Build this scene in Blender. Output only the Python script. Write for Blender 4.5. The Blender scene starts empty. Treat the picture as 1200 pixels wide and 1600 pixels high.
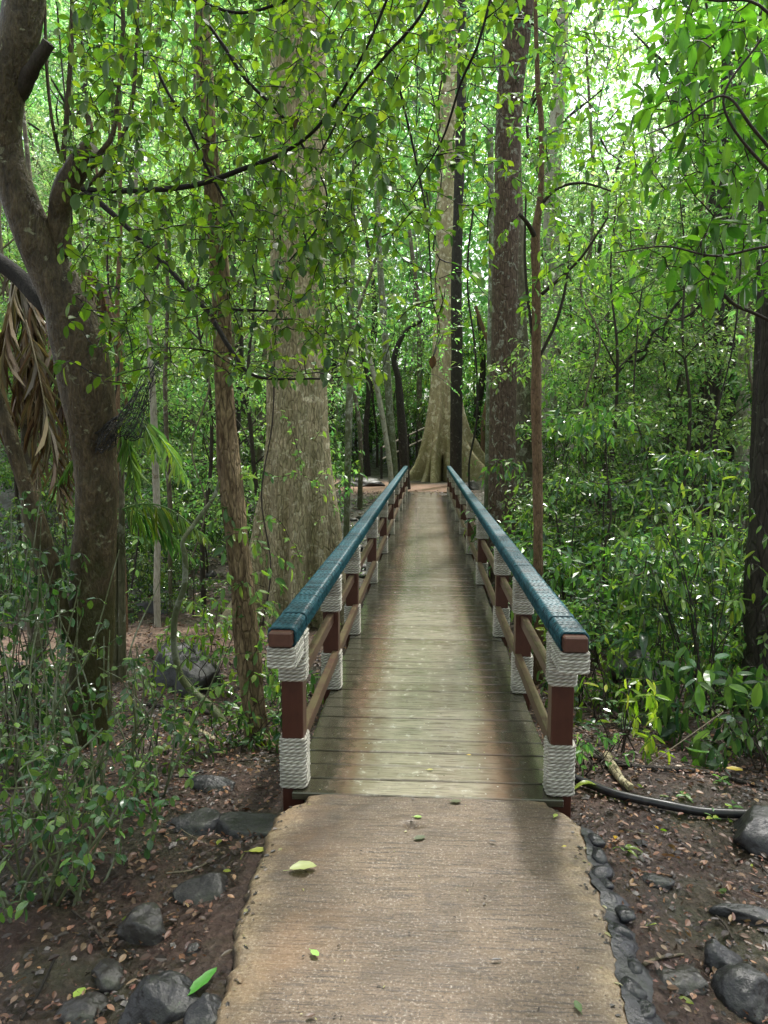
import bpy, math, random
import numpy as np
from mathutils import Vector, Matrix

R = math.radians
scene = bpy.context.scene
col = scene.collection
rs = np.random.RandomState(7)
random.seed(7)

# ------------------------------------------------------------------ camera maths
CAM = np.array([0.0, 0.0, 1.6])
PITCH, YAW, FPX = R(5.861), R(3.425), 1130.0
_M = np.array((Matrix.Rotation(YAW, 3, 'Z') @ Matrix.Rotation(R(90) - PITCH, 3, 'X')))

def at(px, py, Y):
    """world point seen at photo pixel (px,py) at distance Y along the bridge axis"""
    d = _M @ np.array([(px - 600) / FPX, -(py - 800) / FPX, -1.0])
    return CAM + d * (Y / d[1])

def sst(a, b, x):
    t = np.clip((x - a) / (b - a), 0, 1)
    return t * t * (3 - 2 * t)

# ------------------------------------------------------------------ numpy noise
def _h3(ix, iy, iz):
    n = (ix * 374761393 + iy * 668265263 + iz * 1442695041) & 0xffffffff
    n = ((n ^ (n >> 13)) * 1274126177) & 0xffffffff
    n = (n ^ (n >> 16)) & 0xffff
    return n / 32767.5 - 1.0

def vnoise(P, s=1.0, seed=0):
    P = np.asarray(P, float) * s + 100.5 + seed * 17.3
    i = np.floor(P).astype(np.int64); f = P - i
    f = f * f * (3 - 2 * f)
    x, y, z = i[..., 0], i[..., 1], i[..., 2]
    fx, fy, fz = f[..., 0], f[..., 1], f[..., 2]
    out = 0
    for dx in (0, 1):
        for dy in (0, 1):
            for dz in (0, 1):
                w = (fx if dx else 1 - fx) * (fy if dy else 1 - fy) * (fz if dz else 1 - fz)
                out = out + w * _h3(x + dx, y + dy, z + dz)
    return out

def n2(x, y, s, seed=0):
    P = np.stack([np.asarray(x, float), np.asarray(y, float), np.zeros_like(np.asarray(x, float))], -1)
    return vnoise(P, s, seed)

def terr(x, y):
    x = np.asarray(x, float); y = np.asarray(y, float)
    z = -.14 - .36 * sst(3.0, 6.5, y) - .35 * sst(6.5, 10, y) + .82 * sst(14, 21, y)
    z = z + .13 * np.clip(y - 9, 0, 60) * sst(1.5, 7, x) * (1 - sst(40, 70, y) * .5)
    z = z + .10 * np.clip(y - 12, 0, 60) * sst(-2.8, -8, x)
    z = z + .07 * np.clip(y - 31, 0, 60)
    z = z - .25 * np.exp(-(x / 1.3) ** 2) * sst(3.6, 6, y) * (1 - sst(18, 20.5, y))
    z = z + .095 * np.exp(-((np.abs(x) - .64) / .24) ** 2) * (np.abs(x) > .3) * (1 - sst(2.7, 3.05, y))
    near = 1 - np.exp(-(np.abs(x) / .95) ** 6) * (1 - sst(3.2, 4.0, y))
    flat = 1 - (1 - sst(2, 4, np.abs(x - .3))) * sst(20, 22, y) * (1 - sst(30, 33, y)) * .8
    z = z + (.10 * n2(x, y, .45, 1) + .035 * n2(x, y, 1.6, 2) + .022 * n2(x, y, 6, 3) + .012 * n2(x, y, 17, 4)) * near * flat
    return z

def gpt(px, Y, dz=0.0):
    """ground point seen at photo column px at distance Y"""
    z = -.5
    for _ in range(6):
        # find py that gives height z at Y, keep px
        lo, hi = -2000, 4000
        for _ in range(30):
            m = (lo + hi) / 2
            if at(px, m, Y)[2] > z: lo = m
            else: hi = m
        p = at(px, m, Y); z = float(terr(p[0], p[1]))
    return np.array([p[0], Y, z + dz])

# ------------------------------------------------------------------ object helpers
def tag(o, label=None, cat=None, group=None, kind=None):
    if label: o['label'] = label
    if cat: o['category'] = cat
    if group: o['group'] = group
    if kind: o['kind'] = kind
    return o

def empty(name, loc=(0, 0, 0), rz=0.0):
    o = bpy.data.objects.new(name, None); col.objects.link(o)
    o.location = tuple(float(v) for v in loc); o.rotation_euler = (0, 0, rz); o.empty_display_size = .1
    return o

def link_mesh(name, me, parent=None, origin=None):
    o = bpy.data.objects.new(name, me); col.objects.link(o)
    if parent is not None: o.parent = parent
    if origin is not None: o.location = tuple(float(v) for v in origin)
    return o

def copy_tree(o, parent=None):
    c = o.copy(); col.objects.link(c); c.parent = parent
    for ch in [k for k in KIDS.get(o.name, [])]:
        copy_tree(ch, c)
    return c
KIDS = {}
def freeze(root):
    KIDS[root.name] = list(root.children)
    for k in root.children: freeze(k)

class MB:
    """collects verts / faces / per-vertex colours and links them as one mesh"""
    def __init__(self):
        self.v = []; self.f = []; self.m = []; self.c = []; self.n = 0; self.sm = []
    def add(self, V, F, mat=0, c=(1, 1, 1), smooth=True):
        V = np.asarray(V, float).reshape(-1, 3); F = np.asarray(F, np.int64)
        self.v.append(V); self.f.append(F + self.n); self.m.append(np.full(len(F), mat, np.int32))
        self.sm.append(np.full(len(F), smooth, bool))
        c = np.asarray(c, float)
        if c.ndim == 1: c = np.tile(c, (len(V), 1))
        self.c.append(c); self.n += len(V)
    def box(self, lo, hi, mat=0, bev=.004, c=(1, 1, 1)):
        lo = np.array(lo, float); hi = np.array(hi, float)
        b = min(bev, *(hi - lo) / 2.01)
        V = []
        for sx in (0, 1):
            for sy in (0, 1):
                for sz in (0, 1):
                    s = np.array([sx, sy, sz]); p = np.where(s, hi, lo); d = np.where(s, -1, 1) * b
                    V += [p + d * [0, 1, 1], p + d * [1, 0, 1], p + d * [1, 1, 0]]
        idx = lambda sx, sy, sz, k: ((sx * 2 + sy) * 2 + sz) * 3 + k
        F = []
        for ax in range(3):
            for s in (0, 1):
                o = [a for a in range(3) if a != ax]
                q = []
                for (a, b_) in ((0, 0), (1, 0), (1, 1), (0, 1)):
                    k = [0, 0, 0]; k[ax] = s; k[o[0]] = a; k[o[1]] = b_; q.append(idx(*k, ax))
                flip = (s == 0) ^ (ax == 1)
                F.append(q[::-1] if flip else q)
        for ax in range(3):           # edge bevels along ax
            o = [a for a in range(3) if a != ax]
            for a in (0, 1):
                for b_ in (0, 1):
                    k0 = [0, 0, 0]; k1 = [0, 0, 0]; k1[ax] = 1
                    k0[o[0]] = k1[o[0]] = a; k0[o[1]] = k1[o[1]] = b_
                    F.append([idx(*k0, o[0]), idx(*k1, o[0]), idx(*k1, o[1]), idx(*k0, o[1])])
        self.add(V, F, mat, c, smooth=False)
        T = []
        for sx in (0, 1):
            for sy in (0, 1):
                for sz in (0, 1): T.append([idx(sx, sy, sz, 0), idx(sx, sy, sz, 1), idx(sx, sy, sz, 2)])
        self.f.append(np.array(T) + self.n - 24); self.m.append(np.full(8, mat, np.int32)); self.sm.append(np.zeros(8, bool))
    def mesh(self, name, mats):
        V = np.concatenate(self.v); me = bpy.data.meshes.new(name)
        me.vertices.add(len(V)); me.vertices.foreach_set('co', V.astype(np.float32).ravel())
        sizes = np.concatenate([np.full(len(f), f.shape[1], np.int32) for f in self.f])
        loops = np.concatenate([f.ravel() for f in self.f]).astype(np.int32)
        starts = np.concatenate([[0], np.cumsum(sizes)[:-1]]).astype(np.int32)
        me.loops.add(len(loops)); me.loops.foreach_set('vertex_index', loops)
        me.polygons.add(len(sizes)); me.polygons.foreach_set('loop_start', starts)
        me.polygons.foreach_set('loop_total', sizes)
        me.polygons.foreach_set('material_index', np.concatenate(self.m))
        me.polygons.foreach_set('use_smooth', np.concatenate(self.sm))
        a = me.color_attributes.new('col', 'FLOAT_COLOR', 'POINT')
        C = np.concatenate(self.c); a.data.foreach_set('color', np.hstack([C, np.ones((len(C), 1))]).astype(np.float32).ravel())
        for m in mats: me.materials.append(m)
        me.update(calc_edges=True); me.validate()
        return me
    def build(self, name, mats, parent=None, origin=None):
        if not isinstance(mats, (list, tuple)): mats = [mats]
        if origin is not None:
            self.v = [v - np.asarray(origin, float) for v in self.v]
        return link_mesh(name, self.mesh(name, mats), parent, None if parent is not None else origin)

def catmull(P, n):
    P = np.asarray(P, float); Q = np.vstack([2 * P[0] - P[1], P, 2 * P[-1] - P[-2]])
    out = []
    for i in range(1, len(Q) - 2):
        t = np.linspace(0, 1, n, endpoint=False)[:, None]
        p0, p1, p2, p3 = Q[i - 1], Q[i], Q[i + 1], Q[i + 2]
        out.append(.5 * ((2 * p1) + (-p0 + p2) * t + (2 * p0 - 5 * p1 + 4 * p2 - p3) * t ** 2 + (-p0 + 3 * p1 - 3 * p2 + p3) * t ** 3))
    out.append(P[-1:]); return np.vstack(out)

def tube(mb, P, r, n=6, mat=0, c=(1, 1, 1), cap=True, amp=0.0, nscale=6., seed=0, radial=None):
    """tapered tube along polyline P with radii r; amp = relative noise"""
    P = np.asarray(P, float); r = np.broadcast_to(np.asarray(r, float), (len(P),))
    T = np.gradient(P, axis=0); T /= np.linalg.norm(T, axis=1)[:, None] + 1e-9
    a = np.array([0, 1, 0]) if abs(T[0][1]) < .8 else np.array([1, 0, 0])
    U = np.cross(T, a); U /= np.linalg.norm(U, axis=1)[:, None] + 1e-9
    W = np.cross(T, U)
    th = np.linspace(0, 2 * math.pi, n, endpoint=False)
    rr = r[:, None] * np.ones((1, n))
    if radial is not None: rr = radial(rr, th, P)
    D = U[:, None, :] * np.cos(th)[None, :, None] + W[:, None, :] * np.sin(th)[None, :, None]
    V = P[:, None, :] + D * rr[..., None]
    if amp:
        f = vnoise(V * [1, 1, .45], nscale, seed) + .5 * vnoise(V * [1, 1, .6], nscale * 2.3, seed + 1)
        V = P[:, None, :] + D * (rr * (1 + amp * f))[..., None]
    m = len(P); i = np.arange(m - 1)[:, None]; j = np.arange(n)[None, :]; k = (j + 1) % n
    F = np.stack([i * n + j, i * n + k, (i + 1) * n + k, (i + 1) * n + j], -1).reshape(-1, 4)
    c = np.asarray(c, float)
    if c.ndim == 2: c = np.repeat(c, n, 0)
    mb.add(V.reshape(-1, 3), F, mat, c)
    if cap:
        for e in (0, m - 1):
            b = mb.n - m * n
            cidx = len(V.reshape(-1, 3))
            vv = np.vstack([V[e], P[e:e + 1]])
            ff = [[q, (q + 1) % n, n] for q in range(n)] if e else [[(q + 1) % n, q, n] for q in range(n)]
            mb.add(vv, ff, mat, c[0] if c.ndim == 2 else c)

# leaf templates: u along, v across, w up
def _tmpl(kind):
    if kind == 'far':
        V = [(0, 0, 0), (.45, .5, .06), (1, 0, -.06), (.45, -.5, .06)]
        return np.array(V), [np.array([[0, 2, 1], [0, 3, 2]])]
    if kind == 'mid':
        V = [(0, 0, 0), (.5, 0, -.03), (1, 0, -.14), (.3, .46, .06), (.7, .38, .02), (.3, -.46, .06), (.7, -.38, .02)]
        return np.array(V), [np.array([[0, 1, 3], [1, 2, 4], [0, 5, 1], [1, 6, 2], [1, 4, 3], [1, 5, 6]])]
    us = [.0, .12, .3, .5, .7, .87, 1.0]; ws = [0, .25, .44, .5, .42, .22, 0]
    V = [(u_, 0, -.16 * u_ ** 2) for u_ in us] + [(us[q], ws[q], .07 - .17 * us[q] ** 2) for q in range(1, 6)] + [(us[q], -ws[q], .07 - .17 * us[q] ** 2) for q in range(1, 6)]
    T = [[0, 1, 7], [5, 6, 11], [0, 12, 1], [5, 16, 6]]; Q = []
    for q in range(1, 5): Q += [[q, q + 1, 7 + q, 6 + q], [q, 11 + q, 12 + q, q + 1]]
    return np.array(V), [np.array(T), np.array(Q)]

class LV:
    def __init__(self): self.P = []; self.D = []; self.N = []; self.L = []; self.W = []; self.C = []
    def add(self, p, d, n, L, w, c):
        self.P.append(p); self.D.append(d); self.N.append(n); self.L.append(L); self.W.append(w); self.C.append(c)
    def into(self, mb, kind='mid', mat=0):
        if not len(self.P): return
        P = np.array(self.P, float); D = np.array(self.D, float); N = np.array(self.N, float)
        L = np.array(self.L, float)[:, None, None]; W = np.array(self.W, float)[:, None, None]; C = np.array(self.C, float)
        D /= np.linalg.norm(D, axis=1)[:, None] + 1e-9
        S = np.cross(N, D); S /= np.linalg.norm(S, axis=1)[:, None] + 1e-9
        N = np.cross(D, S)
        V, Fs = _tmpl(kind); k = len(V)
        X = P[:, None] + L * (D[:, None] * V[None, :, 0:1] + N[:, None] * V[None, :, 2:3] * 1.0) + L * W * S[:, None] * V[None, :, 1:2]
        base = (np.arange(len(P)) * k)[:, None, None]
        CC = np.repeat(C, k, 0)
        first = True
        n0 = mb.n
        for F in Fs:
            FF = (base + F[None]).reshape(-1, F.shape[1])
            if first: mb.add(X.reshape(-1, 3), FF, mat, CC, smooth=False); first = False
            else:
                mb.f.append(FF + n0); mb.m.append(np.full(len(FF), mat, np.int32)); mb.sm.append(np.zeros(len(FF), bool))

def leafcol(rng, pal):
    a = pal[rng.randint(len(pal))]; k = rng.uniform(.75, 1.25)
    return (a[0] * k * rng.uniform(.85, 1.2), a[1] * k, a[2] * k * rng.uniform(.8, 1.2))

UP = np.array([0, 0, 1.0])
def leaves_along(lv, pts, rng, step, L, W, pal, t0=.3, droop=.35, up=1.0, whorl=False):
    """alternate leaves along a twig polyline"""
    pts = np.asarray(pts); seg = np.linalg.norm(np.diff(pts, axis=0), axis=1); cum = np.concatenate([[0], np.cumsum(seg)])
    tot = cum[-1]; s = tot * t0 + rng.uniform(0, step); side = 1
    while s < tot:
        i = min(np.searchsorted(cum, s) - 1, len(seg) - 1); i = max(i, 0)
        t = (s - cum[i]) / (seg[i] + 1e-9); p = pts[i] * (1 - t) + pts[i + 1] * t
        td = (pts[i + 1] - pts[i]) / (seg[i] + 1e-9)
        sv = np.cross(td, UP); nv = np.linalg.norm(sv); sv = sv / nv if nv > .2 else np.array([math.cos(s * 40), math.sin(s * 40), 0])
        d = .7 * td + side * sv + rng.normal(0, .28, 3) - UP * droop * rng.uniform(.2, 1.4)
        n = UP * up + rng.normal(0, .45, 3)
        lv.add(p, d, n, L * rng.uniform(.65, 1.25), W * rng.uniform(.85, 1.15), leafcol(rng, pal))
        side = -side; s += step * rng.uniform(.6, 1.4)
    d = pts[-1] - pts[-2]
    lv.add(pts[-1], d - UP * .1, UP + rng.normal(0, .4, 3), L * 1.1, W, leafcol(rng, pal))

def grow(rng, skel, targets, mb, lv, twig=(.006, .0015), sag=.12, n=4, mat=1, c=(1, 1, 1), step=.035, L=.06, W=.5, pal=None,
         t0=.25, droop=.35, up=1.0, maxlen=None, seg=4):
    """join every target to the nearest point of the growing skeleton by a bent twig with leaves"""
    S = np.array(skel, float); buf = np.zeros((len(S) + len(targets) * (seg), 3)); buf[:len(S)] = S; m = len(S)
    rootd = np.min(np.linalg.norm(targets[:, None] - S[None], axis=2), axis=1) if len(S) < 400 else np.linalg.norm(targets - S[0], axis=1)
    for k in np.argsort(rootd):
        t = targets[k]; dd = np.linalg.norm(buf[:m] - t, axis=1); j = int(np.argmin(dd)); d = dd[j]
        if d < .02: continue
        a = buf[j]; mid = (a + t) / 2 + rng.normal(0, .10 * d, 3) + UP * sag * d
        q = np.linspace(0, 1, seg + 1)[:, None]
        pts = (1 - q) ** 2 * a + 2 * q * (1 - q) * mid + q ** 2 * t
        pts[1:-1] += rng.normal(0, .025 * d, (seg - 1, 3))
        r0 = min(twig[0], twig[1] + d * .012)
        tube(mb, pts, np.linspace(r0, twig[1], seg + 1), n, mat, c, cap=False)
        leaves_along(lv, pts, rng, step, L, W, pal, t0 if d < .6 else max(t0, 1 - .6 / d), droop, up)
        buf[m:m + seg] = pts[1:]; m += seg
    return buf[:m]

# ------------------------------------------------------------------ materials
def newmat(name):
    m = bpy.data.materials.new(name); m.use_nodes = True
    nt = m.node_tree; nt.nodes.clear(); return m, nt
class NT:
    def __init__(s, nt): s.nt = nt
    def n(s, t, **k):
        o = s.nt.nodes.new('ShaderNode' + t)
        for a, b in k.items(): setattr(o, a, b)
        return o
    def l(s, a, b): s.nt.links.new(a, b)
    def inp(s, sock, v):
        if hasattr(v, 'is_output') or isinstance(v, bpy.types.NodeSocket): s.l(v, sock)
        elif isinstance(v, (tuple, list)) and len(v) == 3 and sock.type == 'RGBA': sock.default_value = (*v, 1)
        else: sock.default_value = v
    def coord(s, which='Object', scale=(1, 1, 1)):
        t = s.n('TexCoord'); m = s.n('Mapping'); m.inputs['Scale'].default_value = scale
        s.l(t.outputs[which], m.inputs[0]); return m.outputs[0]
    def geo(s, scale=(1, 1, 1)):
        t = s.n('NewGeometry'); m = s.n('Mapping'); m.inputs['Scale'].default_value = scale
        s.l(t.outputs['Position'], m.inputs[0]); return m.outputs[0]
    def noise(s, vec, scale, detail=4, rough=.55, dist=0.):
        o = s.n('TexNoise'); s.l(vec, o.inputs['Vector']); o.inputs['Scale'].default_value = scale
        o.inputs['Detail'].default_value = detail; o.inputs['Roughness'].default_value = rough; o.inputs['Distortion'].default_value = dist
        return o.outputs['Fac']
    def voro(s, vec, scale, feat='F1', out='Distance'):
        o = s.n('TexVoronoi', feature=feat); s.l(vec, o.inputs['Vector']); o.inputs['Scale'].default_value = scale
        return o.outputs[out]
    def ramp(s, fac, stops, interp='LINEAR'):
        o = s.n('ValToRGB'); s.l(fac, o.inputs[0]); cr = o.color_ramp; cr.interpolation = interp
        while len(cr.elements) < len(stops): cr.elements.new(.5)
        for e, (p, c) in zip(cr.elements, stops):
            e.position = p; e.color = (*c, 1) if isinstance(c, (tuple, list)) else (c, c, c, 1)
        return o.outputs[0]
    def mix(s, fac, a, b, mode='MIX'):
        o = s.n('Mix', data_type='RGBA', blend_type=mode)
        s.inp(o.inputs[0], fac); s.inp(o.inputs[6], a); s.inp(o.inputs[7], b); return o.outputs[2]
    def math(s, op, a, b=0.):
        o = s.n('Math', operation=op); s.inp(o.inputs[0], a); s.inp(o.inputs[1], b); return o.outputs[0]
    def bump(s, h, strength=.5, dist=.01, normal=None):
        o = s.n('Bump'); s.l(h, o.inputs['Height']); o.inputs['Strength'].default_value = strength; o.inputs['Distance'].default_value = dist
        if normal is not None: s.l(normal, o.inputs['Normal'])
        return o.outputs[0]
    def pbr(s, base, rough=.6, normal=None, spec=.5, **k):
        o = s.n('BsdfPrincipled'); s.inp(o.inputs['Base Color'], base); s.inp(o.inputs['Roughness'], rough)
        s.inp(o.inputs['Specular IOR Level'], spec)
        if normal is not None: s.l(normal, o.inputs['Normal'])
        for a, b in k.items(): s.inp(o.inputs[a.replace('_', ' ')], b)
        return o.outputs[0]
    def out(s, sh):
        o = s.n('OutputMaterial'); s.l(sh, o.inputs[0])

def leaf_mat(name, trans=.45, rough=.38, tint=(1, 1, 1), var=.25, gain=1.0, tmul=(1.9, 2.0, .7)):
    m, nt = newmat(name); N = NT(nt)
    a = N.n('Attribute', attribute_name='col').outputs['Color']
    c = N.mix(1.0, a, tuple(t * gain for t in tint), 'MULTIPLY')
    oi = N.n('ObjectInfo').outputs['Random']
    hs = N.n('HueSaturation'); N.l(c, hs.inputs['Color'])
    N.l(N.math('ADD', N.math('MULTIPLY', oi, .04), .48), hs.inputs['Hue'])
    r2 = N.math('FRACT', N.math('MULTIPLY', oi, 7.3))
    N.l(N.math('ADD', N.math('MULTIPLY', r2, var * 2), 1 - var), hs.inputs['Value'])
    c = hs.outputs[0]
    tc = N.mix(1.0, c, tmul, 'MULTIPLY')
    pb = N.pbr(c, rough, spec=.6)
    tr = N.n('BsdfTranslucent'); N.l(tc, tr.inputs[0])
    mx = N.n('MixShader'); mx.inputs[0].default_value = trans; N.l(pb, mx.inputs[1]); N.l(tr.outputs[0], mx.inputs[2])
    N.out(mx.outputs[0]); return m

def bark_mat(name, a, b, spot=None, spot_amt=.5, moss=0., scale=1., rough=.75, bump=.5, crack=True, mosscol=(.05, .075, .012), moss_h=1.2):
    m, nt = newmat(name); N = NT(nt)
    v = N.coord('Object', (1, 1, .35)); v1 = N.coord('Object')
    n1 = N.noise(v, 9 * scale, 6, .65, .4); n2_ = N.noise(v, 34 * scale, 4, .6)
    base = N.mix(N.ramp(n1, [(.32, 0.), (.68, 1.)]), a, b)
    base = N.mix(N.math('MULTIPLY', N.ramp(n2_, [(.35, 1.), (.6, 0.)]), .55), base, tuple(x * .45 for x in a))
    h = N.math('ADD', N.math('MULTIPLY', n1, .6), N.math('MULTIPLY', n2_, .5))
    if crack:
        vc = N.coord('Object', (1, 1, .22))
        cr = N.voro(vc, 16 * scale, 'DISTANCE_TO_EDGE')
        crk = N.ramp(cr, [(.0, 0.), (.09, 1.)])
        h = N.math('ADD', h, N.math('MULTIPLY', crk, .35))
        base = N.mix(N.math('MULTIPLY', N.math('SUBTRACT', 1., crk), .45), base, tuple(x * .3 for x in a))
    if spot is not None:
        sp = N.noise(v1, 5.5 * scale, 5, .6, .8)
        f = N.ramp(sp, [(.64 - .2 * spot_amt, 0.), (.68 - .2 * spot_amt, 1.)])
        f = N.math('MULTIPLY', f, N.ramp(N.noise(v1, 26 * scale, 3, .6), [(.3, .1), (.55, 1.)]))
        base = N.mix(f, base, spot)
    if moss:
        g = N.n('TexCoord'); sx = N.n('SeparateXYZ'); N.l(g.outputs['Object'], sx.inputs[0])
        mz = N.math('SUBTRACT', 1.0, N.math('DIVIDE', sx.outputs[2], moss_h * 2))
        mn = N.noise(v1, 3.2 * scale, 5, .65)
        f = N.ramp(N.math('MULTIPLY', N.math('MAXIMUM', mz, .35), mn), [(.30 - .1 * moss, 0.), (.46 - .1 * moss, min(1., moss))])
        base = N.mix(f, base, mosscol)
    N.out(N.pbr(base, rough, N.bump(h, bump, .035), spec=.35)); return m

def rock_mat(name, a, b, moss=.2, rough=.45):
    m, nt = newmat(name); N = NT(nt); v = N.coord('Object'); 
    n1 = N.noise(v, 4, 7, .65); n2_ = N.noise(v, 40, 4, .6); vv = N.voro(v, 7)
    base = N.mix(N.ramp(n1, [(.3, 0.), (.7, 1.)]), a, b)
    base = N.mix(N.ramp(n2_, [(.58, 0.), (.7, .5)]), base, tuple(x * 2.2 for x in b))
    ge = N.n('NewGeometry'); sx = N.n('SeparateXYZ'); N.l(ge.outputs['Normal'], sx.inputs[0])
    mf = N.math('MULTIPLY', N.ramp(sx.outputs[2], [(.2, 0.), (.9, 1.)]), N.ramp(N.noise(v, 6, 5, .6), [(.5, 0.), (.66, moss)]))
    base = N.mix(mf, base, (.04, .055, .015))
    h = N.math('ADD', N.math('MULTIPLY', n1, 1.), N.math('MULTIPLY', n2_, .25))
    N.out(N.pbr(base, N.ramp(n1, [(.3, rough - .2), (.7, rough + .2)]), N.bump(h, .7, .03))); return m

M = {}
M['leaf_near'] = leaf_mat('leaf_near', .45, .3, gain=1.3, tmul=(1.7, 1.9, .8))
M['leaf_gloss'] = leaf_mat('leaf_gloss', .3, .2, gain=1.7, tint=(1.25, 1, 1.3))
M['leaf_mid'] = leaf_mat('leaf_mid', .45, .3, gain=2.1, var=.4, tint=(1.2, 1, 1.45), tmul=(1.7, 1.8, 1.3))  # mid-distance leaves also paled toward haze in their colour
M['leaf_far_hazed'] = leaf_mat('leaf_far_hazed', .5, .38, gain=2.9, var=.4, tint=(1.25, 1, 1.55), tmul=(1.7, 1.8, 1.4))  # aerial haze painted in: paler, brighter tint on distant leaves
M['litter'] = leaf_mat('litter', .1, .45)
M['twig'] = bark_mat('twig_bark', (.035, .028, .02), (.07, .055, .04), scale=3, crack=False)
M['twig_dark'] = bark_mat('twig_dark_bark', (.012, .010, .008), (.03, .025, .018), scale=3, crack=False)
M['twig_pale'] = bark_mat('twig_pale_bark', (.13, .11, .07), (.22, .19, .12), scale=3, crack=False)
M['bark_lean'] = bark_mat('bark_leaning', (.034, .024, .010), (.16, .118, .062), spot=(.26, .26, .16), spot_amt=.1, moss=.8, moss_h=1.4, scale=2.2, rough=.5, bump=1.0, crack=False, mosscol=(.04, .042, .008))
M['bark_vine'] = bark_mat('bark_fibrous', (.13, .08, .04), (.42, .32, .18), scale=1.9, bump=.9, rough=.8)
M['bark_pale'] = bark_mat('bark_pale', (.42, .33, .18), (.80, .67, .44), spot=(.90, .80, .56), spot_amt=.35, moss=.4, moss_h=6, scale=1.7, bump=1.0, mosscol=(.13, .15, .07))
M['bark_red'] = bark_mat('bark_redbrown', (.10, .065, .045), (.24, .17, .125), spot=(.36, .36, .29), spot_amt=.32, scale=1.8, bump=1.0, rough=.8)
M['bark_white'] = bark_mat('bark_white', (.30, .28, .21), (.55, .52, .42), spot=(.15, .11, .06), spot_amt=.3, scale=1.2, bump=.3, crack=False)
M['bark_butt'] = bark_mat('bark_buttress', (.30, .24, .13), (.62, .51, .32), spot=(.72, .64, .46), spot_amt=.5, moss=.6, moss_h=2.2, scale=.7, bump=.5, crack=False, mosscol=(.14, .13, .035))
M['bark_dark'] = bark_mat('bark_dark', (.03, .024, .018), (.06, .05, .04), spot=(.13, .12, .1), spot_amt=.15, scale=1.4, bump=.7)
M['bark_orange'] = bark_mat('bark_orange', (.16, .095, .05), (.30, .19, .11), scale=3.0, bump=.6)
M['bark_mix'] = bark_mat('bark_mixed', (.10, .08, .055), (.24, .2, .14), spot=(.36, .35, .28), spot_amt=.4, moss=.4, moss_h=3, scale=1.2)
M['bark_green'] = bark_mat('bark_greenish', (.12, .12, .06), (.26, .28, .2), spot=(.38, .4, .33), spot_amt=.6, moss=.6, moss_h=4, scale=1.5, crack=False)
M['rock'] = rock_mat('dark_rock', (.012, .012, .013), (.042, .041, .042), .4)
M['rock_lt'] = rock_mat('grey_rock', (.018, .016, .015), (.062, .057, .051), .5, .42)
M['kerb'] = rock_mat('kerb_rock', (.008, .008, .010), (.036, .036, .042), .3, .36)

# ------------------------------------------------------------------ world, sun, camera
w = bpy.data.worlds.new('World'); scene.world = w; w.use_nodes = True
nt = w.node_tree; bg = nt.nodes['Background']; sky = nt.nodes.new('ShaderNodeTexSky'); sky.sky_type = 'NISHITA'
SUN_EL, SUN_AZ = R(62), R(25)      # azimuth from +Y towards +X
sky.sun_disc = False; sky.sun_elevation = SUN_EL; sky.sun_rotation = SUN_AZ
sky.air_density = 1.2; sky.dust_density = 4.0; sky.ozone_density = 1.0
hs = nt.nodes.new('ShaderNodeHueSaturation'); hs.inputs['Saturation'].default_value = .35; hs.inputs['Value'].default_value = 2.5
nt.links.new(sky.outputs[0], hs.inputs['Color']); nt.links.new(hs.outputs[0], bg.inputs[0]); bg.inputs[1].default_value = .15
sl = bpy.data.lights.new('sun', 'SUN'); sl.energy = 5.0; sl.angle = R(4); sl.color = (1, .97, .9)
so = bpy.data.objects.new('sun', sl); col.objects.link(so)
sd = Vector((math.sin(SUN_AZ) * math.cos(SUN_EL), math.cos(SUN_AZ) * math.cos(SUN_EL), math.sin(SUN_EL)))
so.rotation_euler = sd.to_track_quat('Z', 'Y').to_euler(); so.location = (3, 5, 30)

cd = bpy.data.cameras.new('camera'); cam = bpy.data.objects.new('camera', cd); col.objects.link(cam)
cam.location = tuple(CAM); cam.rotation_euler = (R(90) - PITCH, 0, YAW)
cd.sensor_fit = 'VERTICAL'; cd.sensor_height = 36; cd.lens = 36 * FPX / 1600; cd.clip_end = 600; cd.clip_start = .05
scene.camera = cam
scene.view_settings.view_transform = 'Standard'; scene.view_settings.look = 'None'; scene.view_settings.exposure = 0
cy = scene.cycles; cy.max_bounces = 6; cy.diffuse_bounces = 4; cy.glossy_bounces = 2; cy.transmission_bounces = 4; cy.transparent_max_bounces = 4
cy.use_denoising = True; cy.caustics_reflective = False; cy.caustics_refractive = False; cy.sample_clamp_indirect = 4

# ------------------------------------------------------------------ ground
def axis_pts(lo, hi, mid_lo, mid_hi, d0, growth):
    a = list(np.arange(mid_lo, mid_hi, d0)); s = d0; x = a[-1]
    while x < hi: s *= growth; x += s; a.append(x)
    s = d0; x = mid_lo; b = []
    while x > lo: s *= growth; x -= s; b.append(x)
    return np.array(b[::-1] + a)
gx = axis_pts(-220, 220, -3.2, 3.2, .035, 1.045); gy = axis_pts(-60, 260, .9, 7.0, .035, 1.028)
X, Y = np.meshgrid(gx, gy, indexing='ij'); Z = terr(X, Y)
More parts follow.
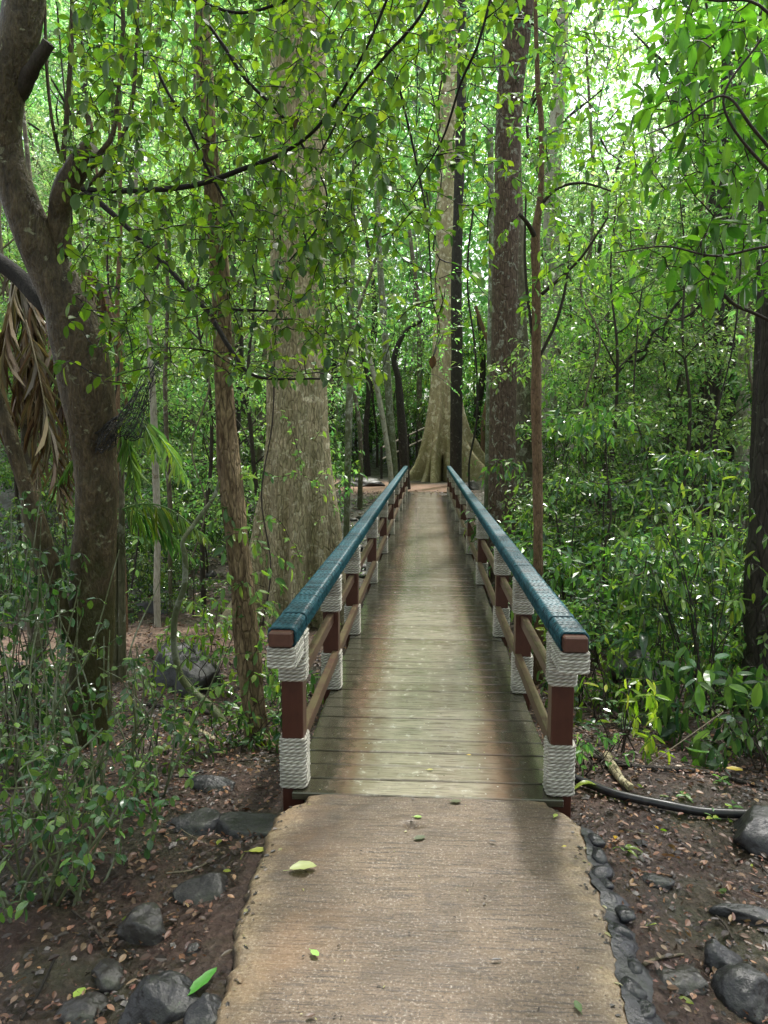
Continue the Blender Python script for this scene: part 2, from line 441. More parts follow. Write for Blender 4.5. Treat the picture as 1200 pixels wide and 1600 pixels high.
# material masks: red channel tan path, green channel wet dark
tanL = np.exp(-(((Y - 7.3 - .25 * (X + 3)) / 1.15) ** 2 + ((X + 3.7) / 2.2) ** 2) ** 1.5)
tanF = np.exp(-((np.abs(Y - 23.4) / 2.4) ** 4)) * sst(.3 + 2.2, 1.6, np.abs(X + .6) - .0) + np.exp(-(((X + 2.6) / 2.2) ** 2 + ((Y - 25) / 2.6) ** 2) ** 2)
tanR = .55 * np.exp(-(((Y - 7.6) / 1.3) ** 2 + ((X - 2.6) / 1.6) ** 2) ** 1.5)
far = sst(10, 16, Y)
mask = np.stack([np.clip(tanL + tanR, 0, 1), np.clip(tanF, 0, 1), far], -1).reshape(-1, 3)
mb = MB(); nx, ny = len(gx), len(gy); i = np.arange(nx - 1)[:, None]; j = np.arange(ny - 1)[None]
F = np.stack([i * ny + j, (i + 1) * ny + j, (i + 1) * ny + j + 1, i * ny + j + 1], -1).reshape(-1, 4)
mb.add(np.stack([X, Y, Z], -1).reshape(-1, 3), F, 0, mask)
m, nt_ = newmat('forest_soil'); N = NT(nt_); v = N.geo()
att = N.n('Attribute', attribute_name='col').outputs['Color']; sp = N.n('SeparateColor'); N.l(att, sp.inputs[0])
n1 = N.noise(v, 3.0, 8, .65); n2_ = N.noise(v, 28, 5, .65); n3 = N.voro(v, 38)
soil = N.mix(N.ramp(n1, [(.3, 0.), (.7, 1.)]), (.017, .009, .006), (.056, .029, .019))
soil = N.mix(N.ramp(n2_, [(.52, 0.), (.66, .7)]), soil, (.11, .07, .052))
soil = N.mix(N.ramp(n3, [(.0, .6), (.25, 0.)]), soil, (.016, .011, .009))
mossy = N.ramp(N.noise(v, 1.3, 4, .6), [(.5, 0.), (.62, .5)])
soil = N.mix(mossy, soil, (.035, .045, .015))
tan = N.mix(N.ramp(n2_, [(.35, 0.), (.65, 1.)]), (.22, .13, .085), (.40, .27, .19))
soil = N.mix(N.math('MULTIPLY', sp.outputs[0], N.ramp(n1, [(.25, .5), (.5, 1.)])), soil, tan)
red = N.mix(N.ramp(n1, [(.35, 0.), (.65, 1.)]), (.22, .12, .075), (.36, .22, .15))
soil = N.mix(sp.outputs[1], soil, red)
soil = N.mix(N.math('MULTIPLY', N.math('MULTIPLY', sp.outputs[2], N.math('SUBTRACT', 1., sp.outputs[1])), .8), soil, N.mix(N.ramp(n1, [(.35, 0.), (.65, 1.)]), (.012, .014, .008), (.04, .045, .02)))
h = N.math('ADD', N.math('MULTIPLY', n1, .6), N.math('ADD', N.math('MULTIPLY', n2_, .5), N.math('MULTIPLY', n3, .25)))
N.out(N.pbr(soil, N.ramp(n1, [(.35, .3), (.6, .75)]), N.bump(h, 1., .05), spec=.45))
g = mb.build('ground', m); tag(g, kind='structure')

# ------------------------------------------------------------------ concrete approach path
ys = np.concatenate([np.arange(-3.0, 1.4, .06), np.arange(1.4, 3.098, .011)])
def pedge(y, side):
    base = .615 + .02 * n2(np.array(y), np.array(side * 9.), 2.0, 5) + .018 * n2(np.array(y), np.array(side * 9.), 9., 6) + .009 * n2(np.array(y), np.array(side * 3.), 30., 8) + .006 * n2(np.array(y), np.array(side * 3.), 75., 18)
    if side < 0: base = base + .045 * sst(2.0, 2.45, y) - .02 * (1 - sst(1.7, 2.15, y))
    else: base = base + .0 - .05 * (1 - sst(1.6, 2.3, y)) + .03 * sst(2.5, 2.9, y)
    return base - .11 * sst(2.86, 3.075, y) ** 2.2
u = np.sin(np.linspace(-1, 1, 61) * math.pi / 2)
u = np.linspace(-1, 1, 121); u = np.sign(u) * np.abs(u) ** .8
V = []; C = []
for y in ys:
    l, r = -pedge(y, -1), pedge(y, 1)
    x = np.where(u < 0, -u * l, u * r)
    e = 1 - np.abs(u); ed = e * .6
    z = -.002 - .022 * (1 - sst(0, .022, ed)) - .006 * (1 - sst(0, .09, ed)) + .004 * n2(x, np.full_like(x, y), 22, 12) * (1 - sst(0, .12, ed)) + .003 * n2(x, np.full_like(x, y), 12, 9) + .0022 * n2(x * .25, np.full_like(x, y), 60, 10)
    # small hole near the boards
    z -= .035 * np.exp(-(((x + .055) / .03) ** 2 + ((y - 2.86) / .022) ** 2) ** 2)
    V.append(np.stack([x, np.full_like(x, y), z], -1)); C.append(np.stack([sst(.13, .0, ed + .06 * n2(x, np.full_like(x, y), 6, 11)), np.clip(-u, 0, 1), e], -1))
V = np.array(V); C = np.array(C); a, b = V.shape[:2]
# skirts
for side in (0, -1):
    pass
Vs = np.concatenate([V[:, :1] + [.01, 0, -.25], V, V[:, -1:] + [-.01, 0, -.25]], 1); Cs = np.concatenate([C[:, :1], C, C[:, -1:]], 1); b += 2
i = np.arange(a - 1)[:, None]; j = np.arange(b - 1)[None]
F = np.stack([i * b + j, i * b + j + 1, (i + 1) * b + j + 1, (i + 1) * b + j], -1).reshape(-1, 4)
mb = MB(); mb.add(Vs.reshape(-1, 3), F, 0, Cs.reshape(-1, 3))
# front face under the boards
mb.add([V[-1, 0], V[-1, -1], V[-1, -1] + [0, 0, -.25], V[-1, 0] + [0, 0, -.25]], [[0, 1, 2, 3]], 0, (0, 0, 1))
m, nt_ = newmat('worn_concrete'); N = NT(nt_); v = N.geo(); vs = N.geo((.9, 16, 1))
att = N.n('Attribute', attribute_name='col').outputs['Color']; sp = N.n('SeparateColor'); N.l(att, sp.inputs[0])
n1 = N.noise(v, 2.6, 6, .6); n2_ = N.noise(v, 105, 4, .8); st = N.noise(vs, 5, 6, .75); vo = N.voro(v, 130)
base = N.mix(N.ramp(n1, [(.35, 0.), (.65, 1.)]), (.092, .060, .035), (.165, .115, .072))
base = N.mix(N.ramp(st, [(.40, .8), (.5, 0.)]), base, (.038, .027, .02))
base = N.mix(N.ramp(st, [(.56, 0.), (.7, .45)]), base, (.26, .21, .16))
base = N.mix(N.ramp(n2_, [(.56, 0.), (.64, .65)]), base, (.40, .35, .29))
base = N.mix(N.ramp(n2_, [(.36, .9), (.45, 0.)]), base, (.025, .018, .014))
edge = N.math('MULTIPLY', sp.outputs[0], N.ramp(N.noise(v, 9, 6, .7), [(.3, .1), (.6, 1.)]))
base = N.mix(N.math('MULTIPLY', edge, .85), base, N.mix(N.ramp(n2_, [(.35, 0.), (.6, 1.)]), (.20, .125, .055), (.40, .31, .19)))
stain = N.ramp(N.noise(v, 1.9, 5, .7, .6), [(.48, 0.), (.62, .32)])
base = N.mix(N.math('MULTIPLY', stain, N.ramp(sp.outputs[1], [(.2, 0.), (.7, 1.)])), base, (.23, .125, .05))
damp = N.ramp(N.noise(v, 3.4, 7, .7, 1.), [(.5, 0.), (.66, .55)])
base = N.mix(damp, base, (.045, .032, .022))
rim = N.ramp(N.math('ADD', sp.outputs[2], N.math('MULTIPLY', N.math('SUBTRACT', N.noise(v, 22, 6, .75), .5), .09)), [(.0, .9), (.028, 0.)])
base = N.mix(rim, base, (.035, .026, .018))
crv = N.voro(N.geo((1, .8, 1)), 2.3, 'DISTANCE_TO_EDGE')
h = N.math('ADD', N.math('MULTIPLY', n2_, .5), N.math('MULTIPLY', st, 1.2))
N.out(N.pbr(base, N.ramp(n1, [(.3, .30), (.7, .58)]), N.bump(h, .65, .006), spec=.55, Coat_Weight=.12, Coat_Roughness=.2))
p = mb.build('path', m); tag(p, kind='structure')

# ------------------------------------------------------------------ bridge
POST_Y = [3.13, 4.44, 5.73, 7.82, 9.90, 11.95, 13.95, 15.95, 17.95, 20.0]
DECK0, DECK1 = 3.10, 21.55; PX = .605
bridge = empty('footbridge', (0, DECK0, 0)); tag(bridge, 'wooden plank footbridge with blue corded handrails and rope wrapped posts', 'footbridge')
BO = np.array([0, DECK0, 0])
# wood materials
m, nt_ = newmat('wet_deck_boards'); N = NT(nt_); v = N.geo(); vg = N.geo((1.2, 22, 8))
att = N.n('Attribute', attribute_name='col').outputs['Color']; sp = N.n('SeparateColor'); N.l(att, sp.inputs[0])
g1 = N.noise(vg, 4, 6, .65); n1 = N.noise(v, 2.2, 6, .6, .4); n2_ = N.noise(v, 14, 5, .65)
tone = N.mix(sp.outputs[0], (.24, .20, .15), (.40, .35, .275))  # worn grey boards, sky reflection partly painted in as lighter colour
tone = N.mix(N.ramp(g1, [(.38, .8), (.52, 0.)]), tone, (.075, .06, .04))
tone = N.mix(N.ramp(n2_, [(.52, 0.), (.68, .65)]), tone, (.42, .39, .32))
sx = N.n('SeparateXYZ'); N.l(v, sx.inputs[0])
ax = N.math('ABSOLUTE', N.math('ADD', sx.outputs[0], N.math('MULTIPLY', N.math('SUBTRACT', N.math('ADD', n1, N.math('MULTIPLY', n2_, .7)), .85), .22)))
brown = N.ramp(ax, [(.22, 0.), (.35, .85), (.41, .9), (.5, .2)])
tone = N.mix(N.math('MULTIPLY', brown, N.ramp(g1, [(.3, .5), (.6, 1.)])), tone, (.125, .060, .032))
green = N.ramp(ax, [(.37, 0.), (.47, .9)])
tone = N.mix(green, tone, N.mix(n2_, (.016, .018, .010), (.05, .048, .027)))
h = N.math('ADD', N.math('MULTIPLY', g1, .6), N.math('MULTIPLY', n2_, .5))
rgh = N.ramp(n2_, [(.3, .10), (.7, .30)])
N.out(N.pbr(tone, rgh, N.bump(h, .35, .004), spec=.6, Coat_Weight=.6, Coat_Roughness=.12)); M['deck'] = m
m, nt_ = newmat('screw_steel'); N = NT(nt_); N.out(N.pbr((.35, .33, .28), .45, Metallic=.6)); M['screw'] = m
def wood(name, a, b, moss=0., rough=.4):
    m, nt_ = newmat(name); N = NT(nt_); v = N.coord('Object', (14, 1.5, 14)); v1 = N.coord('Object')
    g1 = N.noise(v, 3, 6, .6); n1 = N.noise(v1, 6, 5, .6)
    base = N.mix(g1, a, b)
    base = N.mix(N.ramp(n1, [(.55, 0.), (.7, .4)]), base, tuple(x * .5 for x in a))
    if moss:
        ge = N.n('NewGeometry'); sx = N.n('SeparateXYZ'); N.l(ge.outputs['Normal'], sx.inputs[0])
        f = N.math('MULTIPLY', N.ramp(sx.outputs[2], [(.3, 0.), (.8, 1.)]), N.ramp(N.noise(v1, 11, 5, .7), [(.38, 0.), (.55, moss)]))
        base = N.mix(f, base, (.13, .12, .05))
    N.out(N.pbr(base, rough, N.bump(N.math('ADD', g1, n1), .25, .004))); return m
def wood_v(name, a, b):
    m, nt_ = newmat(name); N = NT(nt_); v = N.coord('Object', (14, 14, 1.5)); v1 = N.coord('Object')
    g1 = N.noise(v, 3, 6, .6); n1 = N.noise(v1, 7, 5, .6)
    base = N.mix(g1, a, b); base = N.mix(N.ramp(n1, [(.52, 0.), (.72, .5)]), base, tuple(x * .45 for x in a))
    N.out(N.pbr(base, .38, N.bump(N.math('ADD', g1, n1), .25, .004))); return m
M['post'] = wood_v('red_brown_post', (.050, .016, .010), (.085, .029, .017))
M['rail'] = wood('red_brown_rail', (.05, .022, .014), (.09, .042, .027), .55)
M['railtop'] = wood('handrail_wood', (.06, .024, .016), (.12, .052, .034), 0)
def rope_mat(name, a, b, dirt=.4, rough=.8):
    m, nt_ = newmat(name); N = NT(nt_); v = N.coord('Object')
    att = N.n('Attribute', attribute_name='col').outputs['Color']; sp = N.n('SeparateColor'); N.l(att, sp.inputs[0])
    n1 = N.noise(v, 9, 5, .6); n2_ = N.noise(v, 220, 3, .6)
    base = N.mix(sp.outputs[0], a, b); base = N.mix(N.ramp(n1, [(.45, 0.), (.7, dirt)]), base, tuple(x * .5 for x in a))
    N.out(N.pbr(base, rough, N.bump(n2_, .4, .002), spec=.3)); return m
M['rope'] = rope_mat('cream_rope', (.2, .185, .145), (.78, .76, .67), .5)
M['cord'] = rope_mat('blue_green_cord', (.003, .024, .032), (.04, .155, .19), .8, .34)

def rrect(w_, d_, rad, n):
    """rounded rectangle loop, uniformly sampled; returns points (x,y) and outward normals"""
    segs = []; k = max(3, 5)
    pts = []
    for cx, cy, a0 in ((w_ / 2 - rad, d_ / 2 - rad, 0), (-w_ / 2 + rad, d_ / 2 - rad, 90), (-w_ / 2 + rad, -d_ / 2 + rad, 180), (w_ / 2 - rad, -d_ / 2 + rad, 270)):
        for q in range(k + 1):
            t = R(a0 + 90 * q / k); pts.append((cx + rad * math.cos(t), cy + rad * math.sin(t), math.cos(t), math.sin(t)))
    pts = np.array(pts + [pts[0]]); d = np.concatenate([[0], np.cumsum(np.linalg.norm(np.diff(pts[:, :2], axis=0), axis=1))])
    s = np.linspace(0, d[-1], n, endpoint=False)
    P = np.stack([np.interp(s, d, pts[:, 0]), np.interp(s, d, pts[:, 1])], -1)
    Nn = np.stack([np.interp(s, d, pts[:, 2]), np.interp(s, d, pts[:, 3])], -1); Nn /= np.linalg.norm(Nn, axis=1)[:, None]
    return P, Nn, s, d[-1]

def rope_wrap(mb, w_, d_, h, rr, z0=0, n=84, prof=8, axis='z', twist=True, pitch=.030, seed=0, mat=0):
    """stacked turns of twisted rope around a w x d core from z0 to z0+h"""
    rng = np.random.RandomState(seed)
    P, Nn, s, per = rrect(w_ + 2 * rr * .85, d_ + 2 * rr * .85, .012 + rr, n)
    turns = max(1, int(round(h / (2 * rr * .97)))); dz = h / turns
    ph = np.linspace(0, 2 * math.pi, prof, endpoint=False)
    for t in range(turns):
        off = rng.normal(0, rr * .2); jit = rng.uniform(0, 6.28)
        a = s[:, None] / pitch * 2 * math.pi + jit
        lob = 1 + (.17 * np.cos(3 * (ph[None] - a / 3)) if twist else 0)
        rad = rr * lob * (1.0 if twist else 1.05)
        zc = z0 + (t + .5) * dz + rr * .08 * np.sin(s / per * 6.28 + jit)
        dn = off * .5
        X = P[:, 0][:, None] + Nn[:, 0][:, None] * (np.cos(ph)[None] * rad + dn)
        Yy = P[:, 1][:, None] + Nn[:, 1][:, None] * (np.cos(ph)[None] * rad + dn)
        Zz = zc[:, None] + np.sin(ph)[None] * rad
        V = np.stack([X, Yy, Zz], -1)
        if axis == 'y': V = np.stack([V[..., 0], V[..., 2], V[..., 1]], -1)
        i = np.arange(n)[:, None]; j = np.arange(prof)[None]; i2 = (i + 1) % n; j2 = (j + 1) % prof
        F = np.stack([i * prof + j + 0 * i2, i2 * prof + j, i2 * prof + j2, i * prof + j2], -1).reshape(-1, 4)
        if axis == 'y': F = F[:, ::-1]
        tone = np.clip((lob - .84) / .3, 0, 1) if twist else np.full((n, prof), .5)
        tone = np.clip(tone * rng.uniform(.45, 1.1), 0, 1)
        C = np.repeat(np.broadcast_to(tone, (n, prof)).reshape(-1, 1), 3, 1)
        mb.add(V.reshape(-1, 3), F, mat, C)

# deck: boards and screw heads as one part
mb = MB(); y = DECK0; k = 0
rng = np.random.RandomState(3)
while y < DECK1 - .02:
    wd = .150 + rng.uniform(-.004, .004); y2 = min(y + wd, DECK1); dz = rng.normal(0, .0012)
    tone = rng.uniform(.1, 1)
    ex = rng.uniform(-.006, .006)
    mb.box((-.61 + ex, y + .0042, -.036 + dz), (.61 + ex, y2 - .0042, dz), 0, .0045, c=(tone, rng.rand(), 0))
    if y < 14:
        for xx in (-.30, .0, .30):
            for yy in (y + wd * .3, y + wd * .7):
                if rng.rand() < .75:
                    cx, cy = xx + rng.normal(0, .018), yy + rng.normal(0, .006)
                    th = np.linspace(0, 6.283, 8, endpoint=False)
                    V = np.stack([cx + .0045 * np.cos(th), cy + .0045 * np.sin(th), np.full(8, dz + .0008)], -1)
                    mb.add(V, [list(range(8))], 1)
    y += wd; k += 1
mb.build('deck', [M['deck'], M['screw']], bridge, BO)
for sx_ in (-.45, .45):
    mb = MB(); mb.box((sx_ - .05, DECK0 + .03, -.24), (sx_ + .05, DECK1 - .03, -.042), 0); mb.build('beam', M['post'], bridge, BO)

# post prototype with its wraps
postm = MB(); postm.box((-.049, -.049, -.9), (.049, .049, .728), 0, .004); post_me = postm.mesh('post', [M['post']])
lowm = MB(); rope_wrap(lowm, .098, .098, .235, .0086, .004, seed=1); low_me = lowm.mesh('rope_wrap', [M['rope']])
upm = MB(); rope_wrap(upm, .098, .098, .222, .0086, .508, seed=2); up_me = upm.mesh('rope_wrap', [M['rope']])
for side in (-1, 1):
    for py_ in POST_Y:
        yc = py_ + .06
        o = link_mesh('post', post_me, bridge); o.location = (side * PX, yc - DECK0, 0)
        r = rng.randint(4) * math.pi / 2
        a_ = link_mesh('rope_wrap', low_me, o); a_.rotation_euler[2] = r
        b_ = link_mesh('rope_wrap', up_me, o); b_.rotation_euler[2] = r
# mid rails & lower rails between posts
for side in (-1, 1):
    for (a_, b_) in zip(POST_Y[:-1], POST_Y[1:]):
        y0, y1 = a_ + .06 + .048, b_ + .06 - .048
        mb = MB(); mb.box((side * PX - .021, y0, .435), (side * PX + .021, y1, .497), 0); mb.build('middle_rail', M['rail'], bridge, BO)
        mb = MB(); mb.box((side * PX - .021 - side * .03, y0 - .05, .196), (side * PX + .021 - side * .03, y1 + .05, .255), 0); o = mb.build('lower_rail', M['rail'], bridge, BO)
# handrail
RY0, RY1 = 2.89, 20.45
joints = [p_ + .06 for p_ in POST_Y]
cord_cache = {}
for side in (-1, 1):
    mb = MB(); mb.box((side * PX - .049, RY0, .735), (side * PX + .049, RY1, .798), 0, .006)
    hr = mb.build('handrail', M['railtop'], bridge, BO)
    segs = [(RY0 + .045, joints[0] - .012)] + [(a_ + .016, b_ - .010) for a_, b_ in zip(joints[:-1], joints[1:])] + [(joints[-1] + .016, RY1 - .02)]
    for (a_, b_) in segs:
        Ls = round(b_ - a_, 3)
        if Ls not in cord_cache:
            cm = MB(); rope_wrap(cm, .098, .063, Ls, .0068, 0, n=72, prof=6, axis='y', pitch=.024, seed=int(Ls * 100)); cord_cache[Ls] = cm.mesh('cord_wrap', [M['cord']])
        o = link_mesh('cord_wrap', cord_cache[Ls], hr); o.location = (side * PX, a_ - DECK0, .7665)
    mb = MB(); mb.box((side * PX - .049, RY0 + .02, .642), (side * PX + .049, joints[0] - .075, .730), 0)
    kb = mb.build('end_block', M['post'], bridge, BO)
    mb = MB(); rope_wrap(mb, .098, joints[0] - .075 - RY0 - .02, .086, .0078, .643, seed=5)
    o = mb.build('rope_wrap', M['rope'], kb)
    o.location = (side * PX, (RY0 + .02 + joints[0] - .075) / 2 - DECK0, 0)

# ------------------------------------------------------------------ palettes (linear base colours)
G_BRIGHT = [(.10, .20, .018), (.075, .165, .016), (.13, .23, .025), (.055, .125, .014)]
G_MID = [(.05, .125, .022), (.065, .15, .026), (.04, .10, .02), (.085, .17, .03)]
G_DARK = [(.018, .058, .016), (.025, .075, .02), (.014, .045, .014), (.035, .09, .022)]
G_PALE = [(.10, .19, .06), (.13, .22, .07), (.075, .16, .05), (.15, .24, .08)]
G_YEL = [(.17, .25, .03), (.13, .22, .025), (.2, .27, .04)]
TAN = [(.27, .20, .12), (.19, .13, .08), (.34, .27, .17), (.12, .075, .045)]
LIT = [(.10, .05, .025), (.17, .09, .045), (.07, .04, .025), (.24, .15, .08), (.05, .03, .02), (.13, .08, .05)]

# ------------------------------------------------------------------ forest kits
def kit_tree(name, seed, H, r0, cz0, cr, nt_, L, step, pal, bark, leaf, lean=.04, kind='far', bush=False, W=.5):
    rng = np.random.RandomState(seed)
    root = empty(name)
    P = [np.zeros(3) - UP * .3]
    for q in range(1, 7):
        P.append(np.array([rng.normal(0, lean * H * .35), rng.normal(0, lean * H * .35), H * q / 6 * .92]))
    P = catmull(np.array(P), 6); rad = np.linspace(1, .18, len(P)) ** 1.0 * r0; rad[:3] *= (1.25, 1.12, 1.04)
    mt = MB(); tube(mt, P, rad, 9, 0, amp=.08, nscale=4 / max(r0 * 8, .3), seed=seed)
    skel = list(P[P[:, 2] > cz0 * .9])
    # limbs
    for q in range(9 if not bush else 5):
        a = rng.uniform(0, 6.28); zi = rng.uniform(cz0 * .95, H * .85); b = P[np.argmin(abs(P[:, 2] - zi))]
        e = b + np.array([math.cos(a), math.sin(a), rng.uniform(.2, .9)]) * cr * rng.uniform(.55, .9)
        mid = (b + e) / 2 + rng.normal(0, .1 * cr, 3)
        pts = catmull(np.array([b, mid, e]), 5)
        tube(mt, pts, np.linspace(r0 * .32, r0 * .07, len(pts)), 5, 0, cap=False); skel += list(pts)
    mt.build('trunk', bark, root)
    T = []
    ncl = max(7, nt_ // 24); cl = []
    for q in range(ncl):
        a = rng.uniform(0, 6.28); t = rng.rand(); prof = math.sin(math.pi * (t * .85 + .12)) ** .6
        rr = cr * prof * rng.uniform(.25, 1) ** .6
        cl.append((rr * math.cos(a), rr * math.sin(a), cz0 + (H - cz0) * t))
    cl = np.array(cl)
    T = cl[rng.randint(ncl, size=nt_)] + rng.normal(0, 1, (nt_, 3)) * [cr * .19, cr * .19, cr * .09]
    T[:, :2] += P[-1][:2] * (T[:, 2:3] / H) 
    T[:, 2] = np.maximum(T[:, 2], .08)
    mc = MB(); lv = LV()
    grow(rng, skel, T, mc, lv, (max(.008, r0 * .08), .0022), .08, 3, 1, step=step, L=L, W=W, pal=pal, t0=.0, seg=3)
    lv.into(mc, kind, 0); mc.build('crown', [leaf, bark], root)
    freeze(root); return root

KT = {}
KT['tall'] = [kit_tree('forest_tree', 11, 17, .17, 4.0, 3.0, 620, .12, .07, G_MID + G_PALE[:2], M['bark_mix'], M['leaf_far_hazed']),
              kit_tree('forest_tree', 12, 20, .22, 5.5, 3.6, 620, .20, .12, G_PALE + G_MID[:2], M['bark_dark'], M['leaf_far_hazed']),
              kit_tree('forest_tree', 13, 14, .11, 2.6, 2.5, 620, .10, .06, G_BRIGHT + G_PALE[:2], M['bark_green'], M['leaf_far_hazed'])]
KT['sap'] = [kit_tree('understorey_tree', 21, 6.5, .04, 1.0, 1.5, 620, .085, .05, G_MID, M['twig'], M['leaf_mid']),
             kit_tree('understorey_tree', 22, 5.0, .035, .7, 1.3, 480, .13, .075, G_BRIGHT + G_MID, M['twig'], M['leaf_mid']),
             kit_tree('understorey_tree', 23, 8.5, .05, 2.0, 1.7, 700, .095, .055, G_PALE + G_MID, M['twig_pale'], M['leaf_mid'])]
KT['shrub'] = [kit_tree('forest_shrub', 31, 1.9, .02, .1, .85, 330, .075, .04, G_MID + G_DARK, M['twig'], M['leaf_gloss'], bush=True),
               kit_tree('forest_shrub', 32, 1.2, .014, .05, .65, 260, .065, .036, G_DARK + G_MID[:2], M['twig'], M['leaf_gloss'], bush=True),
               kit_tree('forest_shrub', 33, 2.6, .02, .2, .95, 320, .12, .065, G_DARK + G_MID, M['twig'], M['leaf_gloss'], bush=True, W=.4)]
used = {}
PLACED = []
def place(kind, vi, x, y, s, label, group):
    src = KT[kind][vi]
    if used.get((kind, vi)): o = copy_tree(src)
    else: o = src; used[(kind, vi)] = 1
    o.location = (float(x), float(y), float(terr(x, y)) - .03); o.rotation_euler = (0, 0, random.uniform(0, 6.28)); o.scale = (s, s, s * random.uniform(.9, 1.12))
    o['label'] = label; o['group'] = group; o['category'] = {'tall': 'tree', 'sap': 'small tree', 'shrub': 'shrub'}[kind]
    PLACED.append((x, y)); return o

LT = {'tall': ['tall mixed-bark forest tree', 'tall dark-trunked forest tree', 'tall pale-green forest tree with lichened trunk'],
      'sap': ['slender dark understorey tree with green leaves', 'low bushy understorey tree with bright leaves', 'pale-stemmed understorey tree with light leaves'],
      'shrub': ['bushy green shrub', 'low dark glossy shrub', 'loose upright shrub with narrow leaves']}
def where(x, y):
    px = 668 + x / y * FPX
    if px < 250: h = 'at far left'
    elif px < 560: h = 'left of the footbridge'
    elif px < 800: h = 'behind the buttressed tree'
    elif px < 1000: h = 'right of the footbridge'
    else: h = 'at far right'
    d = 'close by' if y < 10 else ('in the middle distance' if y < 19 else ('deep in the forest' if y < 30 else 'in the far backdrop'))
    return d + ' ' + h

# keep-outs in photo columns: (px0, px1, up to distance)
def blocked(kind, x, y, rad):
    pxl = 668 + (x - rad) / y * FPX; pxr = 668 + (x + rad) / y * FPX
    if abs(x) < 1.0 + rad and y < 22: return True
    if kind == 'tall' and y < 26 and pxr > 600 and pxl < 800: return True
    if y < 28 and pxr > 525 and pxl < 775 : return True
    if kind == 'tall' and y < 34 and abs(x) < 3.5: return True      # view along the bridge to the buttressed tree
    if y < 9.5 and pxr > 425 and pxl < 540: return True        # pale tree
    if y < 11 and pxr > 755 and pxl < 815 and kind != 'shrub': return True
    if kind != 'shrub' and y < 18 and 180 < (pxl + pxr) / 2 < 400: return y < 9
    if 26 < y < 30 and abs(x - .5) < 2.4: return True
    if y < 31.5 and pxr > 590 and pxl < 672: return True
    return False
rg = random.Random(5)
cnt = {'tall': 0, 'sap': 0, 'shrub': 0}
def scatter(kind, n, y0, y1, rad, smin, smax, xlim=.62, side=None, dmin=.8):
    tries = 0; c = 0
    while c < n and tries < n * 40:
        tries += 1
        y = rg.uniform(y0 ** 1.5, y1 ** 1.5) ** (1 / 1.5); x = rg.uniform(-xlim, xlim) * y + .0
        if side and x * side < 0: continue
        if blocked(kind, x, y, rad * .8): continue
        if any((x - a) ** 2 + (y - b) ** 2 < dmin ** 2 for a, b in PLACED): continue
        if -5 < x < -1.6 and 6.0 < y < 8.8: continue           # tan path
        px_ = 668 + x / y * FPX
        if kind == 'tall' and 860 < px_ < 1040: continue
        if kind != 'shrub' and y < 21 and 838 < px_ < 892: continue        # sky gap
        vi = rg.randrange(3)
        place(kind, vi, x, y, rg.uniform(smin, smax), LT[kind][vi] + ' ' + where(x, y), {'tall': 'tall forest trees', 'sap': 'understorey trees', 'shrub': 'forest floor shrubs'}[kind])
        c += 1
for x_, y_ in ((-4.2, -1.2), (4.4, -1.0), (-6.2, 2.0), (6.6, 2.5), (-2.4, -4.5), (3, -5), (.8, -3.2), (-1.2, -8), (6, -6), (-7, -6)):  # unseen trees beside and behind the camera, added to shade the near ground
    place('tall', 0, x_, y_, .9, 'unseen tall tree added to shade the ground beside the near path', 'tall forest trees')
scatter('tall', 30, 15, 29, 1.6, .5, .78, .62, dmin=1.8)
scatter('tall', 30, 29, 44, 1.8, .8, 1.1, .62, dmin=2.0)
scatter('sap', 34, 9.5, 18, 1.2, .8, 1.15)
scatter('sap', 46, 18, 33, 1.2, .9, 1.4, dmin=1.0)
scatter('shrub', 45, 5.2, 11, .55, .6, 1.0, side=1, dmin=.55)
scatter('shrub', 22, 8.8, 14, .6, .55, .9, side=-1, dmin=.8)
scatter('shrub', 80, 11, 24, .6, .8, 1.3, dmin=.7)
scatter('shrub', 70, 28.5, 42, .8, 1.2, 2.0, .5, dmin=.9)
scatter('sap', 34, 31, 42, 1.2, 1.2, 1.8, .5, dmin=1.0)

# far forest mass
rng = np.random.RandomState(77)
lv = LV(); n = 190000
yy = rng.uniform(42, 62, n); xx = rng.uniform(-1, 1, n) * yy * .72; zz = terr(xx, yy) + rng.uniform(0, 1, n) ** .9 * 30
pxx = 668 + xx / yy * FPX; pyy = 684 - (zz - 1.6) / yy * FPX
cl_ = vnoise(np.stack([xx, yy, zz], -1), .35, 3) + .6 * vnoise(np.stack([xx, yy, zz], -1), .9, 4)
keep = (cl_ > -.75) & ~((pxx > 870) & (pxx < 1050) & (pyy < 360) & (rng.rand(n) < .82 + 0 * pxx))
P = np.stack([xx, yy, zz], -1)[keep]; k = len(P)
lv.P = P; lv.D = rng.normal(0, 1, (k, 3)) - [0, 0, .4]; lv.N = rng.normal(0, .6, (k, 3)) + [0, -.4, .8]
lv.L = rng.uniform(.3, .6, k); lv.W = rng.uniform(.45, .7, k)
pc = np.array(G_PALE + G_MID); lv.C = pc[rng.randint(len(pc), size=k)] * (1.0 + .35 * cl_[keep])[:, None]
mb = MB(); lv.into(mb, 'far', 0); o = mb.build('distant_forest', M['leaf_far_hazed'])
tag(o, 'pale green mass of far forest foliage closing the view', 'foliage', kind='stuff')

